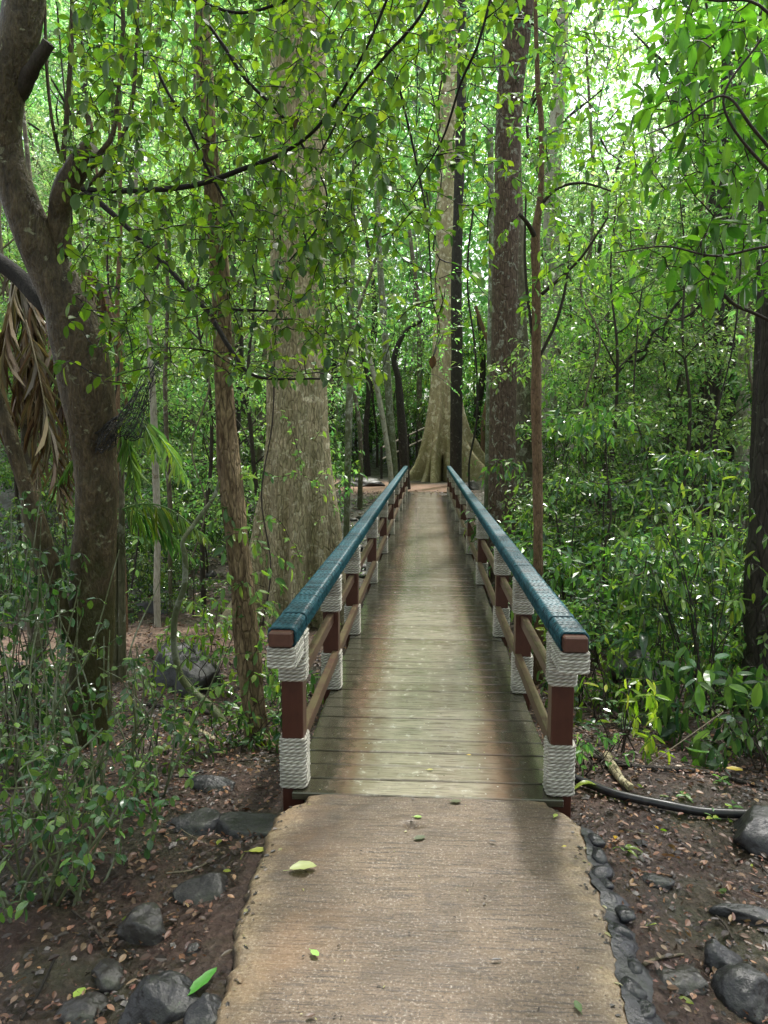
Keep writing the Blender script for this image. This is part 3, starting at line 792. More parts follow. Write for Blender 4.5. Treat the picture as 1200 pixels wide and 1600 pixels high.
# ------------------------------------------------------------------ individual trees
def px_path(pts):
    """pts: (px,py,Y,width_px) -> centres, radii"""
    P = []; Rr = []
    for px, py, Yd, wpx in pts:
        p = at(px, py, Yd); P.append(p)
        depth = np.dot(_M.T @ (p - CAM), [0, 0, -1]); Rr.append(wpx / 2 / FPX * depth)
    return np.array(P), np.array(Rr)
def px_trunk(mb, pts, n=16, amp=.08, nscale=5, sub=8, seed=0, mat=0, cap=True, down=None, radial=None):
    P, Rr = px_path(pts)
    if down is not None:      # extend to the ground
        g_ = P[0].copy(); g_[2] = terr(g_[0], g_[1]) - .25
        if g_[2] < P[0][2] - .05:
            P = np.vstack([g_, P]); Rr = np.concatenate([[Rr[0] * down], Rr])
    Q = catmull(P, sub); q = catmull(np.stack([Rr, Rr, Rr], -1), sub)[:, 0]
    tube(mb, Q, q, n, mat, amp=amp, nscale=nscale, seed=seed, cap=cap, radial=radial)
    return Q, q
def root_at(name, Q, label, cat='tree', group=None):
    b = np.array([Q[0][0], Q[0][1], float(terr(Q[0][0], Q[0][1]))])
    return tag(empty(name, b), label, cat, group), b

# T1 leaning foreground tree
mb = MB()
Q, q = px_trunk(mb, [(138, 1150, 4.2, 66), (144, 950, 4.2, 66), (150, 750, 4.15, 64), (140, 620, 4.1, 78), (112, 500, 4.05, 80), (72, 410, 4.0, 62), (35, 320, 3.95, 56), (8, 230, 3.9, 50), (10, 130, 3.85, 56), (34, 30, 3.85, 62), (50, -90, 3.85, 60), (90, -300, 3.9, 50)], 32, .08, 6, 14, 1, down=1.15)
t1, b1 = root_at('leaning_tree', Q, 'thick leaning brown tree with cut stub and mossy base in the left foreground')
mb.build('trunk', M['bark_lean'], t1, b1)
mb = MB(); px_trunk(mb, [(100, 400, 4.0, 26), (92, 345, 3.98, 32), (100, 300, 3.95, 36), (122, 262, 3.93, 38), (146, 232, 3.9, 38)], 16, .10, 9, 8, 2)
mb.build('cut_stub', M['bark_lean'], t1, b1)
mb = MB(); px_trunk(mb, [(20, 165, 3.88, 20), (42, 125, 3.84, 22), (60, 95, 3.8, 21), (76, 66, 3.78, 19)], 10, .25, 14, 6, 3)
mb.build('cut_stub', M['twig'], t1, b1)
mb = MB(); px_trunk(mb, [(100, 505, 4.1, 26), (60, 465, 4.15, 30), (20, 425, 4.2, 26), (-60, 370, 4.25, 22)], 10, .12, 9, 5, 3)
mb.build('branch', M['twig_dark'], t1, b1)
mb = MB(); px_trunk(mb, [(130, 1020, 4.2, 26), (108, 985, 4.1, 28), (92, 940, 4.05, 24), (70, 850, 4.0, 26), (40, 760, 3.95, 24), (0, 640, 3.9, 22), (-50, 500, 3.9, 20)], 10, .12, 9, 6, 3)
mb.build('branch', M['bark_lean'], t1, b1)
for k, pp in enumerate([[(98, 250, 3.95, 9), (104, 180, 3.93, 8), (110, 90, 3.9, 7), (114, -40, 3.9, 6)],
                        [(152, 245, 3.9, 9), (176, 210, 3.9, 8), (184, 150, 3.88, 7), (192, 60, 3.85, 7), (190, -40, 3.85, 6)],
                        [(130, 295, 3.92, 9), (165, 262, 3.9, 8), (200, 190, 3.88, 7), (212, 100, 3.86, 6), (216, -30, 3.85, 5)],
                        [(92, 240, 3.95, 6), (80, 180, 3.9, 5), (72, 90, 3.9, 5), (70, -30, 3.9, 4)]]):
    mb = MB(); px_trunk(mb, pp, 7, .08, 12, 8, 10 + k); mb.build('shoot', M['bark_lean'], t1, b1)
# dark long branches with small leaves fanning to the right
mb = MB(); skel = []
br = [[(128, 296, 3.9, 7), (200, 298, 3.8, 9), (300, 290, 3.6, 9), (385, 262, 3.5, 8), (440, 240, 3.4, 7), (490, 205, 3.3, 6), (530, 150, 3.2, 5), (575, 70, 3.1, 5), (620, -40, 3.0, 4)],
      [(135, 300, 3.9, 10), (160, 320, 3.85, 9), (230, 385, 3.75, 8), (320, 482, 3.6, 8), (360, 545, 3.5, 7), (400, 588, 3.45, 5), (500, 592, 3.4, 3)],
      [(320, 482, 3.6, 5), (370, 484, 3.55, 5), (430, 486, 3.5, 3)],
      [(320, 30, 3.3, 5), (355, 80, 3.3, 6), (385, 125, 3.3, 6), (440, 180, 3.35, 5), (480, 240, 3.4, 4), (510, 300, 3.4, 3), (500, 350, 3.4, 3), (450, 410, 3.4, 2.5)],
      [(240, 95, 3.4, 5), (260, 140, 3.4, 5), (290, 190, 3.4, 5), (320, 255, 3.45, 5), (350, 310, 3.5, 4), (385, 380, 3.5, 3), (400, 440, 3.5, 2)],
      [(700, -80, 2.9, 5), (660, 20, 3.0, 5), (600, 90, 3.1, 5), (545, 160, 3.2, 4), (500, 240, 3.3, 3)],
      [(620, 120, 3.3, 4), (650, 250, 3.4, 3.5), (668, 350, 3.4, 3), (675, 470, 3.4, 2)],
      [(560, -60, 3.2, 5), (470, -10, 3.2, 5), (380, 20, 3.3, 5), (300, 0, 3.3, 4)],
      [(780, -60, 2.9, 5), (750, 60, 2.9, 4), (720, 130, 3.0, 4), (690, 220, 3.1, 3), (640, 300, 3.2, 2)]]
for k, pp in enumerate(br):
    mb = MB(); Q, q = px_trunk(mb, pp, 6, .10, 14, 7, 40 + k); skel += list(Q); mb.build('branch', M['twig_dark'], t1, b1)
rng = np.random.RandomState(101)
T = []
while len(T) < 2600:
    px, py = rng.uniform(90, 800), rng.uniform(-140, 600)
    dens = 1.0
    if py > 330: dens *= 1 - (py - 330) / 360
    if px > 560: dens *= .75 - .45 * (py > 260)
    if px > 700 and py > 120: dens *= .35
    if px < 200: dens *= .8
    if 390 < px < 620: dens *= 1.45
    if 640 < px < 660 and py > 60: dens *= .4
    c_ = vnoise(np.array([px, py, 0]), .011, 9) + .5 * vnoise(np.array([px, py, 0]), .03, 5)
    if rng.rand() < dens * (.62 + .5 * c_): T.append(at(px, py, rng.uniform(2.7, 5.0)))
T = np.array(T); mc = MB(); lv = LV()
grow(rng, skel, T, mc, lv, (.0045, .0011), .10, 4, 1, step=.040, L=.050, W=.56, pal=G_BRIGHT * 2 + G_MID + G_DARK[1:2] + G_YEL[1:2], t0=.15, droop=.02, up=1.5)
for i in range(0, len(lv.P), 3): lv.L[i] *= rng.uniform(.6, 1.45)
for _ in range(14):     # withered brown leaves still hanging in the twigs
    i = rng.randint(len(lv.P)); lv.C[i] = (.05, .028, .02); lv.L[i] *= 1.3; lv.D[i] = np.array([0, 0, -1.]) + rng.normal(0, .2, 3)
lv.into(mc, 'near', 0); mc.build('foliage', [M['leaf_near'], M['twig_dark']], t1, b1)

# T2 fibrous slim trunk with roots and climbers
mb = MB()
fl = lambda rr, th, P: rr * (1 + .16 * np.sin(3 * th[None] + P[:, 2:3] * 2.2) + .08 * np.sin(7 * th[None] - P[:, 2:3] * 3))
Q, q = px_trunk(mb, [(402, 1160, 4.45, 40), (398, 1100, 4.45, 32), (388, 1000, 4.45, 36), (378, 900, 4.4, 34), (362, 780, 4.35, 34), (352, 680, 4.35, 30), (348, 600, 4.35, 27), (346, 480, 4.4, 27), (340, 380, 4.4, 26), (334, 300, 4.4, 25), (325, 180, 4.4, 24), (317, 60, 4.45, 22), (312, -120, 4.5, 20)], 20, .10, 11, 10, 5, down=1.5, radial=fl)
t2, b2 = root_at('slim_tree', Q, 'slim fibrous light brown tree with twisted roots beside the near left post')
mb.build('trunk', M['bark_vine'], t2, b2)
for k, pp in enumerate([[(405, 1150, 4.42, 18), (420, 1180, 4.35, 15), (436, 1205, 4.25, 10)], [(402, 1145, 4.42, 14), (425, 1165, 4.36, 11), (446, 1174, 4.3, 8)], [(395, 1150, 4.42, 16), (380, 1175, 4.3, 12), (360, 1185, 4.25, 8)]]):
    mb = MB(); px_trunk(mb, pp, 8, .15, 14, 6, 60 + k); mb.build('root', M['bark_vine'], t2, b2)
rng = np.random.RandomState(102); mc = MB(); lv = LV(); T = []
for _ in range(90):
    z_ = rng.uniform(.0, 1.0); i = int(z_ * (len(Q) - 1) * .42); T.append(Q[i] + rng.normal(0, 1, 3) * [.13, .09, .06] + [.07, -.04, 0])
grow(rng, list(Q[:int(len(Q) * .5)]), np.array(T), mc, lv, (.003, .001), .1, 3, 1, step=.04, L=.075, W=.4, pal=G_MID + G_BRIGHT[:1], t0=.1)
lv.into(mc, 'near', 0); mc.build('foliage', [M['leaf_mid'], M['twig']], t2, b2)

# T3 big pale tree left of bridge; generic fluted/buttressed trunk
def butt_trunk(mb, base, H, r0, r1, butts, n=72, nz=60, top=None, amp=.05, seed=0, hollow=None):
    """butts: (angle, length at ground, angular half width, height scale)"""
    zz = np.concatenate([np.linspace(-.4, 2.5, nz), np.linspace(2.6, H, nz // 2)]); th = np.linspace(0, 2 * math.pi, n, endpoint=False)
    V = []
    for z_ in zz:
        zc = max(z_, 0); r = r1 + (r0 - r1) * math.exp(-zc / (H * .22)); rr = np.full(n, r)
        tot = rr ** 6
        for a, L_, w_, hs_ in butts:
            aa = a + .10 * math.sin(zc * 1.6 + a * 2); d = np.angle(np.exp(1j * (th - aa))); A = L_ * math.exp(-(zc / hs_) ** 1.0)
            tk = w_ * (1 + .5 * A)
            fin = ((1 / (r + A)) ** 5 + (np.abs(np.sin(d)) / tk) ** 5) ** -.2
            tot = tot + np.where(np.abs(d) < 1.4, fin, 0) ** 6
        rr = tot ** (1 / 6.)
        if hollow is not None:
            d = np.angle(np.exp(1j * (th - hollow[0]))); hz = max(0, 1 - zc / hollow[3])
            rr = rr - hollow[1] * np.exp(-(d / (hollow[2] * (.35 + .65 * hz))) ** 2) * (hz > 0) * min(1, hz * 4)
        c_ = np.array(top if top is not None else (0, 0)) * (zc / H)
        V.append(np.stack([base[0] + c_[0] + rr * np.cos(th), base[1] + c_[1] + rr * np.sin(th), np.full(n, base[2] + z_)], -1))
    V = np.array(V); cen = np.stack([np.full(n, base[0]), np.full(n, base[1])], -1)[None]
    f = 1 + amp * (vnoise(V * [1, 1, .4], 2.2, seed) + .5 * vnoise(V * [1, 1, .5], 6, seed + 1))
    V[..., :2] = cen + (V[..., :2] - cen) * f[..., None]
    m_ = len(zz); i = np.arange(m_ - 1)[:, None]; j = np.arange(n)[None]; k = (j + 1) % n
    F = np.stack([i * n + j, i * n + k, (i + 1) * n + k, (i + 1) * n + j], -1).reshape(-1, 4); mb.add(V.reshape(-1, 3), F)

def leafy(rng, skel, T, root, origin, name='foliage', L=.07, W=.5, step=.045, pal=G_MID, leaf='leaf_mid', bark='twig', kind='mid', twig=(.006, .0015), t0=.1, droop=.35, up=1.):
    mc = MB(); lv = LV(); grow(rng, skel, np.array(T), mc, lv, twig, .1, 3, 1, step=step, L=L, W=W, pal=pal, t0=t0, droop=droop, up=up)
    lv.into(mc, kind, 0); return mc.build(name, [M[leaf], M[bark]], root, origin)

g3 = gpt(468, 9.2); mb = MB()
butt_trunk(mb, g3, 13, .36, .30, [(R(195), .62, .13, 1.3), (R(283), .42, .10, 1.0), (R(345), .5, .12, 1.1), (R(240), .36, .09, .9), (R(318), .25, .07, 1.4), (R(90), .3, .12, 1.)], n=150, seed=4, top=(.1, 0), amp=.09)
t3 = tag(empty('pale_tree', g3), 'massive pale grey-green tree with flared base left of the footbridge', 'tree')
mb.build('trunk', M['bark_pale'], t3, g3)
rng = np.random.RandomState(103)
sk = [g3 + np.array([x_, -.42, z_]) for z_ in np.linspace(.3, 5, 24) for x_ in (-.35, .0, .3)]
T = [g3 + np.array([rng.uniform(-.65, .65), rng.uniform(-.9, -.45), rng.uniform(.1, 5.2)]) for _ in range(130)]
T = [t for t in T if rng.rand() < (.35 if t[0] < g3[0] + .1 else .8)]
leafy(rng, sk, T, t3, g3, 'foliage', L=.085, step=.07, kind='mid', pal=G_MID + G_BRIGHT[:1])  # twigs and leaves of a climber on the trunk face
rng = np.random.RandomState(104)
T = [g3 + np.array([rng.normal(0, 1.4), rng.normal(0, 1.2), rng.uniform(6.5, 14)]) for _ in range(700)]
sk = [g3 + np.array([0, 0, z_]) for z_ in np.linspace(6, 12.8, 20)]
leafy(rng, sk, T, t3, g3, 'crown', L=.11, step=.08, kind='far', pal=G_MID, leaf='leaf_far_hazed', twig=(.03, .003))

T = [g3 + np.array([rng.uniform(-1.3, 1.4), rng.uniform(-1.9, -.5), rng.uniform(3.6, 9.5)]) for _ in range(520)]
sk = [g3 + np.array([x_, -.45, z_]) for z_ in np.linspace(3.5, 9.5, 24) for x_ in (-.3, .3)]
leafy(rng, sk, T, t3, g3, 'foliage', L=.085, step=.06, kind='mid', pal=G_MID + G_BRIGHT[:1], leaf='leaf_mid', twig=(.01, .002))  # second, larger climber over the upper trunk

# T6 giant buttressed tree at the bridge end
g6 = gpt(690, 28.0); g6[2] = float(terr(g6[0], g6[1])); mb = MB()
butt_trunk(mb, g6, 18, .60, .27, [(R(200), 1.1, .13, 1.1), (R(182), .8, .12, .9), (R(254), 1.0, .10, 1.2), (R(228), .7, .10, .8), (R(292), .7, .09, .9), (R(338), 1.9, .12, 1.1), (R(2), 2.3, .13, 1.5), (R(80), .8, .12, 1.2)], n=260, nz=90, seed=6, top=(.15, 0), amp=.04, hollow=(R(272), .45, .11, 1.0))
t6 = tag(empty('buttress_tree', g6), 'giant tree with flaring buttress roots straight beyond the end of the bridge', 'tree')
mb.build('trunk', M['bark_butt'], t6, g6)
rng = np.random.RandomState(106)
T = [g6 + np.array([rng.normal(0, 2.0), rng.normal(0, 1.6), rng.uniform(9, 20)]) for _ in range(420)]
T = [t for t in T]
sk = [g6 + np.array([0, 0, z_]) for z_ in np.linspace(8, 17.8, 20)]
leafy(rng, sk, T, t6, g6, 'crown', L=.15, step=.1, kind='far', pal=G_BRIGHT + G_PALE, leaf='leaf_far_hazed', twig=(.05, .005))
# hollow shadow between the roots
def simple_tree(name, label, pts, bark, n=14, amp=.08, nscale=5, down=1.25, crown=None, seed=0, radial=None, sub=7, group=None):
    mb = MB(); Q, q = px_trunk(mb, pts, n, amp, nscale, sub, seed, down=down, radial=radial)
    t, b = root_at(name, Q, label, group=group); mb.build('trunk', M[bark], t, b)
    if crown:
        rng = np.random.RandomState(seed + 900); top = Q[-1]; (cn, cr, ch, L) = crown[:4]; pal = crown[4] if len(crown) > 4 else G_MID
        T = top + rng.normal(0, 1, (cn, 3)) * [cr, cr, ch]
        leafy(rng, list(Q[len(Q) // 2:]), T, t, b, 'crown', L=L, step=L * .75, kind='far', pal=pal, leaf='leaf_far_hazed', twig=(.02, .002))
    return t, b, Q

simple_tree('dark_tree', 'straight dark slender trunk just in front of the buttressed tree', [(712, 745, 25, 19), (713, 650, 25, 19), (714, 560, 25, 18), (713, 450, 25, 17), (716, 330, 25, 16), (720, 200, 25, 16), (722, 60, 25, 14), (722, -150, 25, 12)], 'bark_dark', crown=(250, 1.4, 1.8, .13, G_BRIGHT), seed=7)
t8, b8, Q8 = simple_tree('red_brown_tree', 'tall thick red-brown tree with lichen patches right of the footbridge', [(782, 900, 11, 46), (784, 800, 11, 43), (785, 680, 11, 42), (787, 560, 11, 41), (789, 430, 11, 40), (792, 320, 11, 39), (793, 230, 11, 40), (797, 140, 11, 41), (806, 60, 11, 43), (812, 0, 11, 44), (822, -150, 11, 40)], 'bark_red', n=28, amp=.05, nscale=4, seed=8, crown=(600, 1.3, 1.2, .1, G_DARK))
simple_tree('mossy_tree', 'stout mossy green trunk half hidden behind the red-brown tree', [(824, 870, 15, 44), (822, 800, 15, 42), (818, 720, 15, 38), (812, 600, 15, 34), (806, 430, 15, 30), (800, 200, 15, 28), (800, -100, 15, 26)], 'bark_mix', n=20, seed=9, crown=(300, 1.2, 1.2, .12))
simple_tree('thin_tree', 'thin yellowish trunk close behind the left side of the red-brown tree', [(762, 800, 16, 12), (764, 700, 16, 12), (766, 560, 16, 11), (768, 400, 16, 10), (766, 200, 16, 9)], 'bark_green', seed=10)
# T9 slim orange stem with fork
mb = MB(); Q, q = px_trunk(mb, [(842, 985, 6.4, 14), (841, 880, 6.4, 15), (840, 760, 6.4, 15), (838, 650, 6.4, 16), (838, 560, 6.4, 15), (838, 450, 6.4, 14), (837, 370, 6.4, 14), (845, 300, 6.4, 10), (846, 200, 6.4, 9), (840, 120, 6.4, 8), (835, -40, 6.4, 6)], 12, .12, 12, 8, 11, down=1.2)
t9, b9 = root_at('sapling', Q, 'slender orange-brown sapling with upright fork just right of the handrail'); mb.build('trunk', M['bark_orange'], t9, b9)
sk9 = list(Q[len(Q) // 2:]); mb = MB()
for k, pp in enumerate([[(837, 372, 6.4, 9), (825, 350, 6.3, 7), (812, 335, 6.2, 6)], [(846, 460, 6.4, 6), (880, 430, 6.3, 5), (910, 400, 6.2, 4), (950, 340, 6.1, 3)], [(845, 320, 6.4, 6), (870, 295, 6.35, 5), (910, 286, 6.3, 4), (960, 300, 6.2, 3)],
                        [(842, 560, 6.4, 5), (870, 500, 6.4, 5), (885, 440, 6.4, 4), (890, 380, 6.4, 3)], [(838, 560, 6.4, 5), (826, 480, 6.4, 5), (820, 400, 6.4, 4), (822, 300, 6.4, 3)]]):
    mb = MB(); Qb, qb = px_trunk(mb, pp, 6, .1, 12, 6, 70 + k); sk9 += list(Qb); mb.build('branch', M['twig'], t9, b9)
rng = np.random.RandomState(109); T = []
while len(T) < 260:
    px, py = rng.uniform(770, 1010), rng.uniform(-50, 520)
    if rng.rand() < (1 if px > 850 else .4) * (1.1 - py / 600) * (.35 if 885 < px < 1010 and py < 250 else 1): T.append(at(px, py, rng.uniform(5.2, 7.4)))
leafy(rng, sk9, T, t9, b9, L=.085, step=.06, pal=G_BRIGHT + G_MID, leaf='leaf_near', kind='mid')
simple_tree('mottled_tree', 'pale mottled cream trunk behind the orange-brown sapling', [(856, 640, 21, 26), (860, 560, 21, 28), (862, 450, 21, 26), (862, 330, 21, 24), (866, 230, 21, 24), (874, 140, 21, 20), (878, 50, 21, 18), (880, -80, 21, 16)], 'bark_white', n=18, seed=12)
simple_tree('thin_tree', 'thin straight yellow-green pole beside the bridge left of the handrail', [(541, 860, 10.5, 10), (543, 760, 10.5, 10), (545, 650, 10.5, 11), (548, 560, 10.5, 10), (550, 450, 10.5, 8), (553, 350, 10.5, 6), (552, 250, 10.5, 5)], 'bark_green', n=9, seed=13)
simple_tree('lichened_tree', 'pale lichened slim trunk rising left of the far bridge end', [(616, 745, 21.5, 13), (612, 690, 21.5, 13), (606, 600, 21.5, 12), (600, 500, 21.5, 11), (594, 420, 21.5, 10), (590, 320, 21.5, 9), (588, 150, 21.5, 8)], 'bark_green', n=10, seed=14, crown=(260, 1.0, 1.4, .12))
simple_tree('leaning_pole', 'slim grey stem leaning left beside the pale lichened trunk', [(611, 745, 21.3, 8), (604, 690, 21.3, 8), (592, 620, 21.3, 8), (580, 570, 21.3, 7), (568, 520, 21.3, 7), (560, 460, 21.3, 5)], 'bark_white', n=8, seed=15)
simple_tree('crooked_tree', 'dark crooked small tree with bent limbs behind the lichened trunk', [(633, 742, 23, 16), (630, 690, 23, 15), (626, 640, 23, 13), (622, 590, 23, 11), (616, 560, 23, 9), (632, 520, 23, 7), (660, 500, 23, 5)], 'bark_dark', n=9, seed=16, crown=(150, .8, .8, .12))
simple_tree('birch_like_tree', 'thin whitish trunk standing in the gully on the left', [(245, 930, 8.5, 10), (246, 830, 8.5, 11), (243, 730, 8.5, 11), (240, 640, 8.5, 11), (235, 560, 8.5, 10), (232, 480, 8.5, 9), (220, 420, 8.5, 9), (212, 330, 8.5, 7), (215, 200, 8.5, 6)], 'bark_white', n=10, seed=17)
simple_tree('thin_tree', 'second thin buff stem right of the whitish trunk in the gully', [(266, 900, 9.2, 7), (266, 800, 9.2, 8), (262, 720, 9.2, 8), (258, 600, 9.2, 7), (262, 460, 9.2, 6), (256, 300, 9.2, 5)], 'bark_mix', n=8, seed=18)
simple_tree('thin_tree', 'thin light brown stem seen high between leaves near the leaning tree', [(185, 700, 8, 9), (184, 560, 8, 8), (183, 470, 8, 8), (188, 350, 8, 7), (186, 150, 8, 6)], 'bark_orange', n=8, seed=19)
simple_tree('twisted_stem', 'snaking bare grey-green stem twisting up from the gully floor', [(352, 1140, 4.9, 14), (330, 1105, 4.95, 13), (300, 1080, 5.0, 12), (282, 1055, 5.0, 11), (272, 1010, 5.0, 10), (274, 960, 5.0, 9), (288, 915, 5.0, 9), (289, 870, 5.0, 9), (286, 845, 5.0, 7), (310, 810, 5.1, 7), (335, 775, 5.15, 6), (345, 740, 5.2, 5)], 'bark_green', n=9, amp=.12, nscale=14, seed=20)
# right side trunks
simple_tree('dark_tree', 'big dark trunk cut by the right edge of the photo', [(1192, 1030, 5.2, 62), (1188, 950, 5.2, 48), (1190, 860, 5.2, 44), (1196, 750, 5.2, 42), (1206, 620, 5.2, 40), (1214, 450, 5.2, 38), (1222, 200, 5.2, 36), (1235, -100, 5.2, 34)], 'bark_dark', n=20, seed=21, down=1.6)
simple_tree('dark_tree', 'narrow black trunk in front of the pale trunks at far right', [(1176, 960, 7.5, 14), (1176, 860, 7.5, 13), (1177, 760, 7.5, 13), (1180, 660, 7.5, 12), (1186, 500, 7.5, 11), (1190, 300, 7.5, 10)], 'bark_dark', n=9, seed=22)
simple_tree('grey_tree', 'dark grey trunk halfway up the right bank', [(1112, 800, 12, 24), (1110, 720, 12, 23), (1112, 640, 12, 22), (1116, 540, 12, 22), (1124, 440, 12, 21), (1130, 300, 12, 19), (1136, 100, 12, 17)], 'bark_dark', n=14, seed=23)
simple_tree('mottled_tree', 'pale patchy trunk left of the narrow black trunk', [(1158, 760, 13, 22), (1160, 660, 13, 21), (1164, 560, 13, 20), (1160, 450, 13, 19), (1148, 350, 13, 17), (1136, 200, 13, 15)], 'bark_white', n=12, seed=24)
simple_tree('liana', 'dark wavy liana crossing the bright foliage on the right', [(925, 590, 12.5, 3.5), (958, 588, 12.4, 4.5), (978, 566, 12.3, 5), (990, 552, 12.2, 5.5), (1008, 545, 12.1, 6), (1020, 520, 12, 5.5), (1038, 508, 12, 5), (1050, 485, 12, 4.5), (1060, 472, 12, 4), (1078, 450, 12, 3)], 'bark_dark', n=7, amp=.15, nscale=12, seed=25, down=None)
simple_tree('liana', 'lower dark liana loop hanging beside the wavy one', [(980, 566, 12.3, 4), (1004, 560, 12.2, 5), (1016, 536, 12.1, 4), (1040, 532, 12, 4.5), (1052, 505, 12, 4.5), (1080, 490, 12, 4), (1108, 460, 12, 3)], 'bark_dark', n=7, amp=.15, nscale=12, seed=26, down=None)
# background thin trunks on both sides
rg2 = random.Random(9); k = 0
for px, Yd, wpx, bark in [(70, 11, 10, 'bark_mix'), (160, 13, 8, 'bark_white'), (205, 14, 7, 'bark_orange'), (305, 15, 8, 'bark_mix'), (372, 14, 8, 'bark_dark'), (412, 16, 9, 'bark_mix'), (400, 22, 7, 'bark_white'), (562, 19, 7, 'bark_mix'), (575, 30, 9, 'bark_dark'), (655, 33, 9, 'bark_mix'), (742, 32, 12, 'bark_dark'), (757, 30, 9, 'bark_orange'), (905, 17, 6, 'bark_mix'), (940, 22, 8, 'bark_dark'), (985, 25, 10, 'bark_mix'), (1020, 19, 6, 'bark_white'), (1065, 16, 7, 'bark_mix'), (1090, 14, 5, 'bark_orange'), (1010, 30, 12, 'bark_white'), (330, 20, 8, 'bark_dark')]:
    base = gpt(px, Yd); dx = rg2.uniform(-25, 25); pts = [(px, 800, Yd, wpx)]
    P0 = base; hpx = 0
    mb = MB(); hgt = rg2.uniform(6, 11); r_ = wpx / 2 / FPX * Yd
    pp = [P0 - UP * .2, P0 + [rg2.uniform(-.1, .1), 0, hgt * .3], P0 + [rg2.uniform(-.3, .3), rg2.uniform(-.2, .2), hgt * .65], P0 + [rg2.uniform(-.6, .6), 0, hgt]]
    Q = catmull(np.array(pp), 8); tube(mb, Q, np.linspace(r_ * 1.15, r_ * .6, len(Q)), 8, 0, amp=.1, nscale=6, seed=k)
    t, b = root_at('background_tree', Q, '', group='bare background trunks')
    nm = {'bark_mix': 'brownish', 'bark_white': 'whitish', 'bark_orange': 'orange-brown', 'bark_dark': 'blackish'}[bark]
    t['label'] = 'thin ' + nm + ' bare trunk ' + where(P0[0], P0[1]); t['category'] = 'tree'
    mb.build('trunk', M[bark], t, b); k += 1

# hanging vines
rgv = np.random.RandomState(404)
for k, (px, Yd, wpx) in enumerate([(98, 7.5, 3), (208, 7, 3), (300, 8.5, 2.5), (405, 8, 2.5), (735, 17, 3), (930, 10, 3), (1045, 9.5, 2.5), (1085, 8, 2.5), (1165, 6.8, 3)]):
    p0 = gpt(px, Yd); top = p0 + UP * rgv.uniform(5, 8); r_ = wpx / 2 / FPX * Yd; low = p0 + UP * (rgv.uniform(0, 1.2) if k % 3 else -.1)
    q_ = np.linspace(0, 1, 8)[:, None]; P = low + (top - low) * q_ + np.cumsum(rgv.normal(0, .13, (8, 3)) * [1, .6, 0], 0); P[0] = low
    Q = catmull(P, 6); mb = MB(); tube(mb, Q, r_, 6, 0, amp=.15, nscale=14, seed=k); t = empty('hanging_vine', Q[0]); tag(t, 'thin twisting ' + ['brown', 'dark', 'pale'][k % 3] + ' vine hanging ' + where(p0[0], p0[1]), 'vine', 'hanging vines')
    mb.build('stem', M[['twig', 'bark_dark', 'twig_pale'][k % 3]], t, Q[0])
    T = Q[rgv.randint(len(Q), size=26)] + rgv.normal(0, .12, (26, 3)); leafy(rgv, list(Q), T, t, Q[0], L=.075, W=.5, step=.07, pal=G_MID, leaf='leaf_mid', kind='mid', twig=(.003, .0015))

# ------------------------------------------------------------------ big-leaved branch top right
tr = np.array([2.05, 2.7, float(terr(2.05, 2.7))])
tb = tag(empty('broadleaf_tree', tr), 'tree with large yellow-green leaves overhanging the upper right corner', 'tree')
mb = MB(); Q, q = tr, 0
P = catmull(np.array([tr - UP * .2, tr + [.02, 0, 1.2], tr + [-.05, .05, 2.4], tr + [-.02, 0, 3.6], tr + [.1, 0, 5]]), 7); tube(mb, P, np.linspace(.06, .03, len(P)), 10, 0, amp=.1); mb.build('trunk', M['bark_mix'], tb, tr)
skel = []; mb = MB()
for k, pp in enumerate([[(1420, 420, 2.75, 8), (1260, 300, 2.75, 6), (1195, 260, 2.75, 5), (1130, 160, 2.7, 4), (1190, 60, 2.7, 4)], [(1300, 200, 2.75, 7), (1200, 20, 2.7, 5), (1110, 0, 2.7, 4), (1020, -20, 2.7, 3)],
                        [(1260, 300, 2.75, 6), (1180, 205, 2.6, 5), (1130, 150, 2.6, 4), (1060, 190, 2.6, 3), (1010, 210, 2.6, 2)], [(1340, 420, 2.8, 8), (1220, 385, 2.8, 5), (1120, 400, 2.8, 4), (1040, 385, 2.7, 3), (960, 395, 2.7, 2)],
                        [(1300, 560, 3.4, 6), (1200, 500, 3.4, 5), (1140, 470, 3.4, 6), (1110, 420, 3.4, 5), (1095, 380, 3.4, 4)]]):
    mb = MB(); Q, q = px_trunk(mb, pp, 7, .1, 14, 7, 80 + k); skel += list(Q); mb.build('branch', M['twig'], tb, tr)
rng = np.random.RandomState(120); T = []
while len(T) < 540:
    px, py = rng.uniform(960, 1260), rng.uniform(-60, 470)
    d = sst(930, 1120, px) * (1.15 if (py < 300 or 370 < py < 450) else .35)
    if 880 < px < 1040 and py < 330: d *= .35
    if rng.rand() < d: T.append(at(px, py, rng.uniform(2.7, 5.2)))
leafy(rng, skel, T, tb, tr, L=.085, W=.42, step=.055, pal=[(.05, .11, .014), (.07, .14, .016), (.035, .08, .012), (.09, .17, .02)], leaf='leaf_near', kind='near', twig=(.004, .0015), t0=.2, droop=.25, up=1.4)

